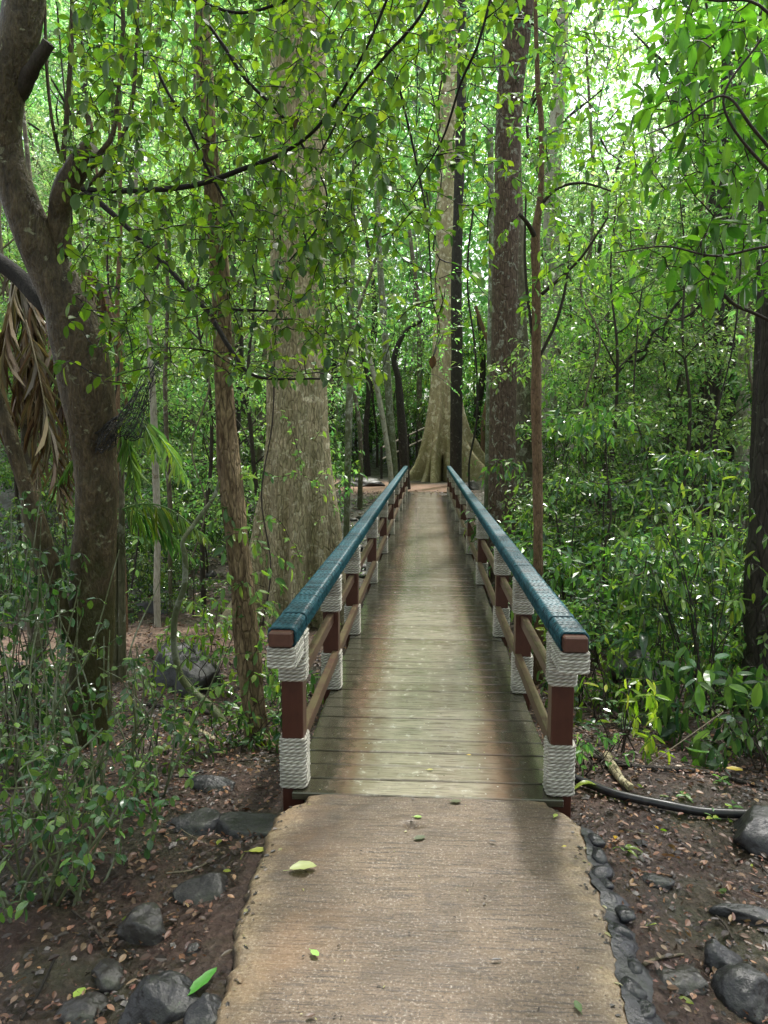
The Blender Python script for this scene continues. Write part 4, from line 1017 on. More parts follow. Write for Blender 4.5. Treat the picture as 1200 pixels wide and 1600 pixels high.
# ------------------------------------------------------------------ left glossy thorny shrubs in the foreground
def stem_plant(name, label, base, stems, nT, box, L, W, step, pal, leaf, bark='twig', seed=0, twig=(.003, .001), stem_r=.005, kind='near', group=None, cat='shrub', up=1., droop=.35):
    rng = np.random.RandomState(seed); b = np.array(base, float); t = tag(empty(name, b), label, cat, group)
    mb = MB(); sk = []
    for (dx, dy, H) in stems:
        o0 = b + [rng.normal(0, .05), rng.normal(0, .05), -.05]; e = b + [dx, dy, H]
        pts = catmull(np.array([o0, o0 * .6 + e * .4 + rng.normal(0, .05, 3), o0 * .3 + e * .7 + rng.normal(0, .05, 3), e]), 6)
        tube(mb, pts, np.linspace(stem_r, stem_r * .4, len(pts)), 6, 0, cap=False); sk += list(pts[4:])
    mb.build('stem', M[bark], t, b)
    lo, hi = np.array(box[0]), np.array(box[1]); T = b + lo + rng.rand(nT, 3) * (hi - lo); 
    keep = vnoise(T, 2.6, seed) > -.35; T = T[keep]
    T[:, 2] = np.maximum(T[:, 2], terr(T[:, 0], T[:, 1]) + .04)
    leafy(rng, sk, T, t, b, L=L, W=W, step=step, pal=pal, leaf=leaf, bark=bark, kind=kind, twig=twig, up=up, droop=droop); return t
for k, (px, Yd, H, lab) in enumerate([(60, 2.75, 1.1, 'glossy small-leaved shrub filling the lower left corner'), (150, 2.95, 1.0, 'glossy thorny shrub with bare stems at the foot of the leaning tree'),
                                      (235, 3.25, .75, 'low glossy shrub leaning toward the dark flat rocks'), (20, 3.4, 1.55, 'taller thin-stemmed thorny shrub against the left edge'), (35, 2.35, .62, 'nearest low glossy shrub at the left edge above bare soil'), (120, 2.45, .5, 'low dark leafy shrub just in front of the leaning tree base')]):
    b = gpt(px, Yd)
    rng = np.random.RandomState(200 + k); st = [(rng.uniform(-.3, .3), rng.uniform(-.2, .3), H * rng.uniform(.6, 1.1)) for _ in range(9)]
    wx = .38 if k < 2 else .3
    stem_plant('thorny_shrub', lab, b, st, (110 if k != 1 else 60) if k != 2 else 60, ((-wx, -.3, .12), (wx, .35, H)), .040, .6, .032, G_DARK + G_MID[:2], 'leaf_gloss', 'bark_green', seed=210 + k, twig=(.003, .0012), stem_r=.006)

# right side plants
spec = [
 ('fern_like_plant', 'bright green feathery-leaved plant beside the right end post', 975, 4.0, .42, 60, .20, .085, .26, G_YEL + G_BRIGHT, 'leaf_near', 'plant'),
 ('forest_herb', 'leafy dark herb clump behind the near right post', 935, 5.0, .5, 120, .38, .08, .36, G_MID + G_DARK, 'leaf_gloss', 'plant'),
 ('forest_herb', 'bright herb growing just outside the right handrail', 915, 5.6, .75, 120, .34, .085, .42, G_BRIGHT + G_MID, 'leaf_mid', 'plant'),
 ('broadleaf_plant', 'dark big-leaved plant at the foot of the right edge trunk', 1150, 4.2, .55, 110, .42, .14, .36, G_DARK + G_MID[:1], 'leaf_gloss', 'plant'),
 ('forest_shrub', 'dark leafy shrub low at the right edge', 1190, 3.9, .4, 120, .35, .07, .42, G_DARK, 'leaf_gloss', 'shrub'),
 ('forest_shrub', 'tangled shrub below the right bank trunk', 1080, 5.8, 1.0, 170, .55, .09, .38, G_MID + G_DARK, 'leaf_gloss', 'shrub'),
 ('forest_shrub', 'upright shrub leaning over the right rail view', 1040, 5.2, 1.3, 150, .4, .1, .3, G_MID + G_DARK, 'leaf_gloss', 'shrub'),
 ('forest_herb', 'low herb patch at the right post rope foot', 925, 3.75, .2, 40, .18, .06, .35, G_MID, 'leaf_mid', 'plant'),
 ('forest_herb', 'leafy herbs between the fibrous tree and the left handrail', 440, 5.2, .5, 120, .28, .08, .33, G_MID + G_BRIGHT[:2], 'leaf_mid', 'plant'),
 ('forest_herb', 'narrow-leaved herbs growing over the round boulder', 330, 5.9, .75, 220, .5, .08, .35, G_MID + G_BRIGHT[:1], 'leaf_gloss', 'plant'),
 ('forest_herb', 'low leaves at the foot of the fibrous tree', 372, 4.3, .28, 70, .3, .06, .38, G_MID + G_DARK, 'leaf_gloss', 'plant'),
 ('forest_herb', 'small seedlings in front of the leaning tree', 250, 4.0, .25, 50, .4, .055, .4, G_MID + G_DARK, 'leaf_gloss', 'plant'),
 ('forest_shrub', 'yellow-tinged shrub on the bank near the right edge', 1150, 6.6, 1.35, 170, .5, .09, .42, G_MID + G_YEL[:1], 'leaf_mid', 'shrub'),
 ('forest_shrub', 'dense dark shrub just behind the glossy thorny shrubs', 30, 3.75, 1.25, 260, .38, .06, .5, G_DARK, 'leaf_gloss', 'shrub'),
 ('forest_shrub', 'dark shrub mass left of the leaning tree', 30, 4.6, 1.5, 240, .5, .07, .45, G_DARK + G_MID[:1], 'leaf_gloss', 'shrub'),
]
for k, (nm, lab, px, Yd, H, nT, wx, L, W, pal, lf, cat) in enumerate(spec):
    b = gpt(px, Yd); rng = np.random.RandomState(300 + k); st = [(rng.uniform(-wx, wx) * .7, rng.uniform(-wx, wx) * .6, H * rng.uniform(.6, 1.05)) for _ in range(7)]
    stem_plant(nm, lab, b, st, nT, ((-wx, -wx * .8, .03), (wx, wx * .8, H)), L, W, L * .7, pal, lf, 'twig', seed=320 + k, kind='near' if Yd < 6 else 'mid', cat=cat)

# strap-leaved plants
def strap_plant(name, label, base, n, L, W, H, pal, seed, leaf='leaf_gloss', lean=(0, 0)):
    rng = np.random.RandomState(seed); b = np.array(base, float); t = tag(empty(name, b), label, 'plant'); mb = MB(); ms = MB()
    top = b + [lean[0], lean[1], H]
    tube(ms, catmull(np.array([b - UP * .05, (b + top) / 2 + [.02, 0, 0], top]), 5), .006, 6, 0)
    ms.build('stem', M['bark_green'], t, b)
    for k in range(n):
        f = rng.uniform(.35, 1); o0 = b + (top - b) * f; a = rng.uniform(0, 6.28); out = np.array([math.cos(a), math.sin(a), 0]); l = L * rng.uniform(.75, 1.1)
        s = np.linspace(0, 1, 9); ang = rng.uniform(.2, .8)
        cen = o0 + out * (s[:, None] * l) * math.cos(ang * .7) + UP * (l * (s * math.sin(ang) - .75 * s ** 2))[:, None]
        sd = np.cross(out, UP); w_ = W * l * np.sin(np.pi * np.clip(s * .93 + .05, 0, 1)) ** .8 * .5; w_[-1] = .001
        V = np.concatenate([cen + sd * w_[:, None] + UP * (w_ * .35)[:, None], cen, cen - sd * w_[:, None] + UP * (w_ * .35)[:, None]])
        F = [[i, i + 1, 9 + i + 1, 9 + i] for i in range(8)] + [[9 + i, 9 + i + 1, 18 + i + 1, 18 + i] for i in range(8)]
        m2 = MB(); m2.add(V, F, 0, leafcol(rng, pal)); m2.build('leaf', M[leaf], t, b)
    return t
strap_plant('broadleaf_plant', 'plant with long drooping dark leaves beyond the right handrail', gpt(925, 8.0), 9, .42, .3, .75, G_DARK + G_MID[:2], 1)
strap_plant('broadleaf_plant', 'plant with broad blue-green leaves on the right bank', gpt(1010, 7.6), 12, .34, .4, 1.55, G_DARK + G_MID[:1], 2)
strap_plant('broadleaf_plant', 'second broad-leaved plant low on the right bank', gpt(1000, 6.6), 9, .3, .36, .9, G_DARK, 3)
strap_plant('bright_seedling', 'bright green strap-leaved seedling by the near right post', gpt(930, 3.45), 4, .13, .22, .05, G_YEL, 4, 'leaf_near')
strap_plant('bright_seedling', 'small bright seedling in the leaf litter on the right', gpt(975, 2.85), 4, .09, .22, .03, G_YEL, 5, 'leaf_near')
strap_plant('broadleaf_plant', 'long-leaved plant hanging over the rail on the right near the end post', gpt(1000, 5.0), 9, .26, .24, .75, G_DARK + G_MID[:1], 6)
# bamboo-like canes
b = gpt(1100, 5.0); t = tag(empty('cane_clump', b), 'clump of thin dark canes fanning up on the right', 'plant'); rng = np.random.RandomState(55)
for k in range(13):
    mb = MB(); a = rng.uniform(-.45, .35); H = rng.uniform(.9, 1.5)
    tube(mb, catmull(np.array([b + [rng.normal(0, .05), rng.normal(0, .05), -.03], b + [a * .4, rng.normal(0, .1), H * .5], b + [a, rng.normal(0, .2), H]]), 6), np.linspace(.006, .003, 13), 6); mb.build('cane', M['bark_dark'], t, b)
T = b + np.stack([rng.uniform(-.55, .45, 110), rng.uniform(-.3, .3, 110), rng.uniform(.7, 1.7, 110)], -1)
leafy(rng, [b + [x_, 0, z_] for x_ in (-.3, 0, .3) for z_ in (.9, 1.2, 1.4)], T, t, b, L=.10, W=.26, step=.06, pal=G_MID + G_DARK, leaf='leaf_gloss', kind='near', droop=.7)

# ------------------------------------------------------------------ palms (dead fronds and green fronds)
def frond(mb, base, tip, sag, n, Lf, pal, rng, hang=.6, width=.02, mat=0):
    s = np.linspace(0, 1, 14); P = base + (tip - base) * s[:, None] + UP * (sag * np.sin(np.pi * s))[:, None]
    tube(mb, P, np.linspace(.010, .003, 14), 5, mat, pal[0], cap=False); td = tip - base; td = td / np.linalg.norm(td)
    sd = np.cross(td, UP); sd /= np.linalg.norm(sd) + 1e-6; lv = LV()
    for k in range(n):
        u_ = .12 + .88 * k / n; p = np.array([np.interp(u_, s, P[:, q]) for q in range(3)]); l = Lf * math.sin(math.pi * (u_ * .8 + .15))
        for sg in (-1, 1):
            d = td * .45 + sg * sd * (1 - hang) - UP * hang * 1.2 + rng.normal(0, .18, 3)
            lv.add(p, d, np.cross(d, td) * sg + rng.normal(0, .2, 3), l * rng.uniform(.8, 1.1), width / max(l, .05) * 1.0, leafcol(rng, pal))
    lv.into(mb, 'mid', mat)
rng = np.random.RandomState(66)
pb_ = gpt(60, 6.2); t = tag(empty('palm', pb_), 'palm with hanging dead tan fronds behind the leaning tree', 'palm')
mb = MB(); tube(mb, np.array([pb_ - UP * .2, pb_ + UP * 1.5, pb_ + [.05, 0, 2.9]]), [.08, .07, .06], 10, 0, amp=.15); mb.build('trunk', M['bark_mix'], t, pb_)
for (a, b_, c_) in [((30, 420), (-20, 760), .15), ((50, 430), (60, 780), .1), ((10, 400), (70, 650), .25), ((60, 440), (20, 700), .2), ((110, 410), (150, 700), .2), ((90, 430), (110, 790), .15), ((-20, 430), (-40, 820), .1), ((120, 430), (190, 560), .3), ((40, 500), (100, 820), .2)]:
    mb = MB(); frond(mb, at(*a, 6.2 + rng.uniform(-.3, .3)), at(*b_, 6.1 + rng.uniform(-.5, .5)), c_, 44, .42, TAN, rng, .62, .02); mb.build('dead_frond', M['litter'], t, pb_)
pb2 = gpt(215, 6.0)
for lab, fr in [('green palm with arching fronds behind the net on the leaning tree', [((190, 640), (300, 760), .12), ((185, 660), (250, 720), .2), ((190, 700), (90, 760), .2), ((185, 640), (215, 790), .15)]), ('low palm with drooping green frond crossing the whitish trunk', [((180, 795), (305, 880), .12), ((180, 800), (330, 850), .18), ((175, 800), (90, 900), .15)])]:
    base = gpt(fr[0][0][0], 5.9); t = tag(empty('palm', base), lab, 'palm'); hub = at(fr[0][0][0], fr[0][0][1], 5.9)
    mb = MB(); tube(mb, np.array([base - UP * .1, (base + hub) / 2, hub]), [.04, .03, .02], 8, 0, amp=.15); mb.build('trunk', M['bark_mix'], t, base)
    for (a, b_, c_) in fr:
        mb = MB(); frond(mb, at(*a, 5.9), at(*b_, 5.6 + rng.uniform(-.3, .3)), c_, 24, .30, G_MID + G_BRIGHT[:1], rng, .6, .022); mb.build('frond', M['leaf_mid'], t, base)

# ------------------------------------------------------------------ net on the leaning tree
mb = MB(); rng = np.random.RandomState(12)
nu, nv = 15, 13
G = np.zeros((nu, nv, 3))
for a in range(nu):
    for c_ in range(nv):
        u_, v_ = a / (nu - 1), c_ / (nv - 1)
        px = 150 + u_ * 70 + 30 * v_ * u_ + rng.normal(0, 1.5); py = 702 - u_ * 24 - v_ * (16 + 105 * u_ ** 1.1) + 7 * math.sin(u_ * 9 + v_ * 4) + rng.normal(0, 1.5)
        G[a, c_] = at(px, py, 3.98 - .05 * math.sin(u_ * 7) + .2 * u_ + .05 * math.sin(v_ * 9 + u_ * 5))
def strand(p, q): tube(mb, np.array([p, (p + q) / 2 + rng.normal(0, .002, 3), q]), .0015, 4, cap=False)
for layer in range(2):
    H_ = G + rng.normal(0, .012, G.shape) * layer + np.array([.01, .03, .008]) * layer
    for a in range(nu - 1):
        for c_ in range(nv - 1):
            if layer and (a < 3): continue
            mid = (H_[a, c_] + H_[a + 1, c_ + 1]) / 2
            strand(H_[a, c_], mid); strand(mid, H_[a + 1, c_ + 1]); strand(H_[a + 1, c_], mid); strand(mid, H_[a, c_ + 1])
            if c_ == 0 or c_ == nv - 2: tube(mb, H_[[a, a + 1], c_ + (c_ > 0)], .003, 4, cap=False)
m, nt_ = newmat('black_net'); N = NT(nt_); N.out(N.pbr((.012, .012, .013), .5)); M['black'] = m
o = mb.build('plastic_net', m, None, G[0, 0]); tag(o, 'crumpled black plastic mesh wrapped on the leaning tree trunk', 'net')

# ------------------------------------------------------------------ rocks
def rock(name, label, c, size, seed, mat='rock', rz=0., group=None, flat=.0, cuts=4, sub=56, link=True):
    n = sub; th = np.linspace(0, 2 * math.pi, n, endpoint=False); ph = np.linspace(0, math.pi, n // 2 + 1)
    V = np.stack([np.outer(np.sin(ph), np.cos(th)), np.outer(np.sin(ph), np.sin(th)), np.outer(np.cos(ph), np.ones(n))], -1)
    rng = np.random.RandomState(seed)
    for _ in range(cuts + 5):
        d = rng.normal(0, 1, 3); d /= np.linalg.norm(d); lim = rng.uniform(.55, .88); s = V @ d
        V = V - d * np.clip(s - lim, 0, None)[..., None] * .9
    V = V * (1 + .13 * vnoise(V, 1.6, seed) + .07 * vnoise(V, 4.5, seed + 3) + .03 * vnoise(V, 12, seed + 3) + .012 * vnoise(V, 30, seed + 5))[..., None]
    if flat: V[..., 2] = np.minimum(V[..., 2], 1 - flat)
    V = V * np.array(size); cz, sz = math.cos(rz), math.sin(rz)
    V = np.stack([V[..., 0] * cz - V[..., 1] * sz, V[..., 0] * sz + V[..., 1] * cz, V[..., 2]], -1)
    m_ = len(ph); i = np.arange(m_ - 1)[:, None]; j = np.arange(n)[None]; k = (j + 1) % n
    F = np.stack([i * n + j, (i + 1) * n + j, (i + 1) * n + k, i * n + k], -1).reshape(-1, 4)
    mb = MB(); mb.add(V.reshape(-1, 3) , F); o = mb.build(name, M[mat]); o.location = tuple(float(v) for v in c)
    tag(o, label, 'rock', group); return o
def ray_ground(px, py):
    d = _M @ np.array([(px - 600) / FPX, -(py - 800) / FPX, -1.0]); t = np.linspace(.5, 30, 6000)[:, None]; P = CAM + d * t
    k = np.argmax(P[:, 2] < terr(P[:, 0], P[:, 1])); return P[k]
def rock_px(label, px, py, wpx, hpx, Yd, seed, mat='rock', depth=1.0, flat=0., rz=0., name='rock'):
    g_ = gpt(px, Yd) if Yd > 8 else ray_ground(px, py + hpx * .22); Yd = g_[1]; dep = math.hypot(Yd, 1.7); w_ = wpx / FPX * dep / 2; h_ = hpx / FPX * dep / 2
    return rock(name, label, g_ - UP * h_ * .05, (w_, w_ * depth, max(h_, .02)), seed, mat, rz, flat=flat)
rock_px('large round dark boulder under leafy herbs on the left', 300, 1030, 135, 150, 6.1, 1, name='boulder')
rock_px('wide dark flat rock against the path near the left post', 385, 1290, 120, 60, 2.95, 2, flat=.4, depth=.8)
rock_px('dark slab left of the wide flat rock', 300, 1280, 110, 55, 2.95, 3, flat=.4, depth=.7)
rock_px('smooth grey low rock beside the path middle', 328, 1385, 95, 45, 2.47, 4, 'rock_lt', depth=.6)
rock_px('grey rounded rock under the glossy shrub', 228, 1440, 75, 75, 2.32, 5, 'rock_lt')
rock_px('big wet black boulder at the lower left of the path', 252, 1555, 105, 85, 1.95, 6, name='boulder', depth=.8)
rock_px('pointed flat grey stone left of the black boulder', 170, 1520, 50, 42, 2.08, 7, 'rock_lt', depth=1.3, rz=.7)
rock_px('flat grey stone at the lower left corner', 135, 1575, 80, 34, 1.93, 8, 'rock_lt', depth=.7)
rock_px('mossy rock tucked against the lower left path corner', 322, 1580, 55, 50, 1.9, 9)
rock_px('dark log-like rock between the roots and the post', 330, 1222, 90, 40, 3.35, 10, depth=.5)
rock_px('square dark boulder at the right edge by the black pipe', 1185, 1290, 105, 95, 2.95, 11, name='boulder', flat=.2)
rock_px('brown-grey flat stone in the right leaf litter', 1068, 1525, 78, 34, 2.08, 12, 'rock_lt', depth=.8, flat=.3)
rock_px('dark mossy stone above the lower right corner', 1128, 1490, 62, 75, 2.2, 13)
rock_px('dark angular stone at the lower right', 1165, 1545, 80, 70, 2.0, 14)
rock_px('long low stone on the right side edge', 1175, 1425, 110, 38, 2.4, 15, depth=.5, flat=.2)
rock_px('small grey stone beside the kerb', 965, 1510, 26, 20, 2.1, 16, 'rock_lt')
rock_px('small white stone in the left soil', 303, 1482, 20, 15, 2.2, 17, 'rock_lt')
rock_px('flat brown stone right of the kerb top', 1020, 1370, 60, 26, 2.6, 18, depth=.6, flat=.3)
rock_px('grey rock beside the far bridge end on the right', 737, 752, 26, 32, 22.6, 19, 'rock_lt')
rock_px('large dark boulder low on the right bank', 800, 775, 60, 40, 19, 20)
rng = np.random.RandomState(88)
for k in range(46):     # gully boulders
    if k < 30: px, Yd = rng.uniform(180, 590), rng.uniform(9.5, 19)
    else: px, Yd = rng.uniform(860, 1190), rng.uniform(5.5, 14)
    g_ = gpt(px, Yd)
    if abs(g_[0]) < 1.0 or (430 < px < 520 and Yd < 10.5): continue
    s = rng.uniform(.12, .38); rock('gully_rock', ('dark gully boulder among litter ' if s > .25 else 'small dark gully stone ') + where(g_[0], g_[1]), g_ + UP * s * .1, (s, s * rng.uniform(.7, 1.2), s * rng.uniform(.45, .7)), 500 + k, 'rock' if rng.rand() < .7 else 'rock_lt', rng.uniform(0, 3), group='gully rocks', sub=20)
# far grey mound
rock_px('smooth grey rock outcrop on the far left path', 560, 738, 90, 26, 24.5, 30, 'rock_lt', depth=.6)
# mortar kerb with black stones, right edge of the path
mb = MB(); yy = np.linspace(1.3, 2.92, 90)
prof = [(0.0, -.012), (.022, -.018), (.05, -.032), (.078, -.07), (.09, -.13), (.10, -.25)]
V = []
for y_ in yy:
    e = float(pedge(y_, 1)) - .012 ; wsc = 1.35 + .7 * (1 - sst(1.7, 2.4, y_)) - .45 * sst(2.6, 2.92, y_)
    V.append([[e + a * wsc * (1 + .15 * math.sin(y_ * 31)), y_, z_ + .006 * math.sin(y_ * 23 + a * 40)] for a, z_ in prof])
V = np.array(V); a, b_ = V.shape[:2]; i = np.arange(a - 1)[:, None]; j = np.arange(b_ - 1)[None]
mb.add(V.reshape(-1, 3), np.stack([i * b_ + j, i * b_ + j + 1, (i + 1) * b_ + j + 1, (i + 1) * b_ + j], -1).reshape(-1, 4))
ke = mb.build('kerb', M['kerb'], None, (.66, 2.1, 0)); tag(ke, 'dark mortar kerb set with black river stones along the right path edge', 'kerb')
rng = np.random.RandomState(31); y_ = 1.4
while y_ < 2.85:
    s = rng.uniform(.034, .06); e = float(pedge(y_, 1)) + .036 + rng.normal(0, .010)
    o = rock('stone', '', (e, y_, -.028), (s * .95, s * 1.1, s * .55), 700 + int(y_ * 100), 'kerb', rng.uniform(-.4, .4), sub=20)
    del o['category']
    o.parent = ke; o.location = (e - .66, y_ - 2.1, -.030); y_ += s * 2.1

# ------------------------------------------------------------------ pipe, sticks, wire, logs
def stick(name, label, pts, mat, cat, n=7, amp=.1, sub=6, seed=0):
    mb = MB(); P, Rr = px_path(pts); Q = catmull(P, sub); q = catmull(np.stack([Rr] * 3, -1), sub)[:, 0]; tube(mb, Q, q, n, 0, amp=amp, nscale=16, seed=seed)
    o = mb.build(name, mat, None, Q[len(Q) // 2]); return tag(o, label, cat)
def gstick(name, label, gp, r, mat, cat, lift=0., amp=.12, sub=6, seed=0, n=7):
    P = np.array([gpt(px, Y_) + UP * (r + lift) for px, Y_ in gp]); Q = catmull(P, sub); mb = MB()
    tube(mb, Q, np.linspace(r, r * .7, len(Q)) if amp else r, n, 0, amp=amp, nscale=16, seed=seed); o = mb.build(name, mat, None, Q[len(Q) // 2]); return tag(o, label, cat)
m, nt_ = newmat('black_polythene'); N = NT(nt_); v = N.geo(); nn = N.noise(v, 20, 4); N.out(N.pbr(N.mix(N.ramp(nn, [(.5, 0.), (.7, .6)]), (.012, .012, .014), (.06, .05, .04)), .32)); M['pipe'] = m
gstick('water_pipe', 'black plastic water pipe running from under the bridge to the boulder', [(880, 3.62), (925, 3.48), (965, 3.38), (1040, 3.29), (1100, 3.26), (1175, 3.22)], .021, M['pipe'], 'pipe', .01, 0, 8, n=14)
gstick('dead_log', 'short pale rotten log near the right end post', [(948, 3.85), (955, 3.7), (968, 3.55), (985, 3.45)], .026, M['bark_pale'], 'log', amp=.3)
gstick('branch_litter', 'fallen pale forked branch on the right bank', [(900, 7.2), (930, 7.6), (975, 8.3)], .035, M['bark_mix'], 'branch')
gstick('branch_litter', 'second fallen branch crossing the forked one', [(920, 8.2), (955, 7.8), (1010, 8.0)], .025, M['bark_mix'], 'branch')
gstick('branch_litter', 'pale fallen stick lying below the twisted stem', [(285, 4.9), (320, 4.6), (345, 4.35)], .018, M['bark_pale'], 'branch')
gstick('branch_litter', 'long dark fallen branch in front of the boulder', [(230, 5.4), (300, 5.25), (380, 5.2)], .022, M['bark_dark'], 'branch')
gstick('stick', 'thin pale curved stick on the soil right of the kerb', [(1005, 2.15), (1030, 2.2), (1068, 2.26)], .006, M['twig_pale'], 'stick')
gstick('stick', 'reddish curved twig in the right leaf litter', [(985, 2.66), (1015, 2.72), (1050, 2.72)], .005, M['bark_orange'], 'stick')
gstick('root', 'dark surface root running under the right plants', [(920, 3.9), (1000, 3.7), (1090, 3.75), (1200, 3.6)], .02, M['bark_dark'], 'root', lift=-.01)
stick('wire', 'thin pale wire slanting up over the right soil', [(1012, 1196, 3.25, 2), (1070, 1155, 3.4, 2), (1130, 1112, 3.6, 2)], M['twig_pale'], 'wire', 5, 0)
rng = np.random.RandomState(43)
for k in range(130):
    s_ = rng.choice([-1, 1]); y_ = rng.uniform(1.9, 6.5) if s_ > 0 else rng.uniform(1.8, 6); x_ = s_ * rng.uniform(.85, 1.0 + y_ * .4)
    a = rng.uniform(0, 3.14); l = rng.uniform(.05, .28); d = np.array([math.cos(a), math.sin(a), 0]) * l / 2; c_ = np.array([x_, y_, 0.]); r_ = rng.uniform(.0015, .005)
    P = np.array([c_ - d, c_ + rng.normal(0, .012, 3) * [1, 1, 0], c_ + d]); P[:, 2] = terr(P[:, 0], P[:, 1]) + r_ + .010
    if np.min(abs(P[:, 0])) < .8 and y_ < 3.3: continue
    mb = MB(); tube(mb, catmull(P, 4), r_, 5, amp=.1); o = mb.build('fallen_twig', M[['twig', 'twig_pale', 'bark_orange', 'twig_dark'][k % 4]], None, P[1])
    tag(o, 'short ' + ['brown', 'pale', 'reddish', 'dark'][k % 4] + ' twig lying in the litter ' + ('right' if s_ > 0 else 'left') + ' of the path', 'twig', 'fallen twigs')

# ------------------------------------------------------------------ litter and ground cover (stuff)
def ground_leaves(name, label, n, region, L, W, pal, mat, kind='mid', seed=0, lift=.013, tilt=.35, keepf=None, cat='leaf litter'):
    rng = np.random.RandomState(seed); y_ = rng.uniform(region[2], region[3], n); x_ = rng.uniform(region[0], region[1], n)
    k = (np.abs(x_) > .70) | (y_ > 3.4)
    if keepf is not None: k &= keepf(x_, y_)
    x_, y_ = x_[k], y_[k]; n = len(x_); lv = LV(); lv.P = np.stack([x_, y_, terr(x_, y_) + lift + rng.uniform(0, .01, n)], -1)
    a = rng.uniform(0, 6.28, n); lv.D = np.stack([np.cos(a), np.sin(a), rng.normal(0, .2, n)], -1); lv.N = rng.normal(0, tilt, (n, 3)) + UP
    lv.L = rng.uniform(.5, 1.2, n) * L; lv.W = np.full(n, W); lv.C = np.array([leafcol(rng, pal) for _ in range(n)])
    mb = MB(); lv.into(mb, kind); o = mb.build(name, mat); return tag(o, label, cat, kind='stuff')
ground_leaves('leaf_litter', 'scattered brown fallen leaves on the dark soil', 24000, (-3.2, 3.4, 1.4, 7.5), .034, .5, LIT + [(.03, .02, .013)] * 2, M['litter'], 'near', 1, tilt=.5)
ground_leaves('leaf_litter', 'crumbled fragments of rotting leaf over the soil', 26000, (-3, 3.2, 1.4, 6), .017, .6, LIT + [(.03, .02, .013)] * 3, M['litter'], 'far', 11, tilt=.6)
ground_leaves('leaf_litter', 'brown leaf litter across the gully floor', 22000, (-10, 11, 6, 22), .08, .55, LIT, M['litter'], 'mid', 2)
ground_leaves('leaf_litter', 'bits of green and yellow leaf among the litter', 260, (-2.6, 2.8, 1.5, 7), .04, .5, G_YEL + G_BRIGHT + [(.4, .3, .02)], M['leaf_near'], 'near', 3)
def gck(x, y): return (n2(x, y, .8, 21) > -.05) & ~((x > -5) & (x < -1.7) & (y > 6) & (y < 8.7)) & (np.abs(x) > 1.0)
def ground_cover(name, label, n, region, L, H, pal, seed, keepf, mat='leaf_mid'):
    rng = np.random.RandomState(seed); y_ = rng.uniform(region[2], region[3], n); x_ = rng.uniform(region[0], region[1], n); k = keepf(x_, y_); x_, y_ = x_[k], y_[k]; lv = LV()
    for x, y in zip(x_, y_):
        z = float(terr(x, y)); h_ = H * rng.uniform(.2, 1)
        m_ = rng.randint(4, 8); top = np.array([x, y, z + h_])
        for q in range(m_):
            a = 6.28 * q / m_ + rng.uniform(0, 1); d = np.array([math.cos(a), math.sin(a), rng.uniform(-.3, .5)])
            lv.add(top - UP * rng.uniform(0, h_ * .6), d, UP + rng.normal(0, .3, 3), L * rng.uniform(.6, 1.2), .42, leafcol(rng, pal))
    mb = MB(); lv.into(mb, 'mid'); o = mb.build(name, M[mat]); return tag(o, label, 'ground cover', kind='stuff')
ground_cover('ground_cover', 'low leafy ground cover on the right bank and gully', 7500, (1.0, 9, 4.2, 19), .075, .28, G_MID + G_DARK, 4, gck, 'leaf_gloss')
ground_cover('ground_cover', 'patchy low green ground cover left of the bridge', 3600, (-9, -1.0, 4.6, 20), .07, .2, G_MID + G_DARK, 5, gck, 'leaf_gloss')
ground_cover('ground_cover', 'sparse seedlings in the litter nearer the path', 60, (-2.6, 2.6, 2.3, 5), .05, .07, G_MID + G_YEL[:1], 6, lambda x, y: np.abs(x) > .9)
# pebbles
mb = MB(); rng = np.random.RandomState(90)
ico = np.array([(1, 0, 0), (-1, 0, 0), (0, 1, 0), (0, -1, 0), (0, 0, 1), (0, 0, -1), (.6, .6, .5), (-.6, .6, .5), (.6, -.6, .5), (-.6, -.6, .5)])
oct_f = [[6, 4, 0], [6, 2, 4], [6, 0, 2], [7, 4, 2], [7, 1, 4], [7, 2, 1], [8, 0, 4], [8, 4, 3], [8, 3, 0], [9, 4, 1], [9, 3, 4], [9, 1, 3]]
for _ in range(1800):
    y_ = rng.uniform(1.5, 6); x_ = rng.choice([-1, 1]) * rng.uniform(.75, 3)
    s = rng.uniform(.004, .02) * (1 if rng.rand() < .9 else 2); a = rng.uniform(0, 3)
    V = ico * rng.uniform(.6, 1.2, (10, 3)) * [s, s * .8, s * .55]; V = np.stack([V[:, 0] * math.cos(a) - V[:, 1] * math.sin(a), V[:, 0] * math.sin(a) + V[:, 1] * math.cos(a), V[:, 2]], -1)
    cc = rng.choice([.03, .06, .1, .22]) * np.array([1, .9, .82]); mb.add(V + [x_, y_, float(terr(x_, y_)) + s * .1], oct_f, 0, cc, smooth=False)
o = mb.build('pebbles', M['litter']); tag(o, 'small pebbles and grit scattered over the soil', 'pebbles', kind='stuff')

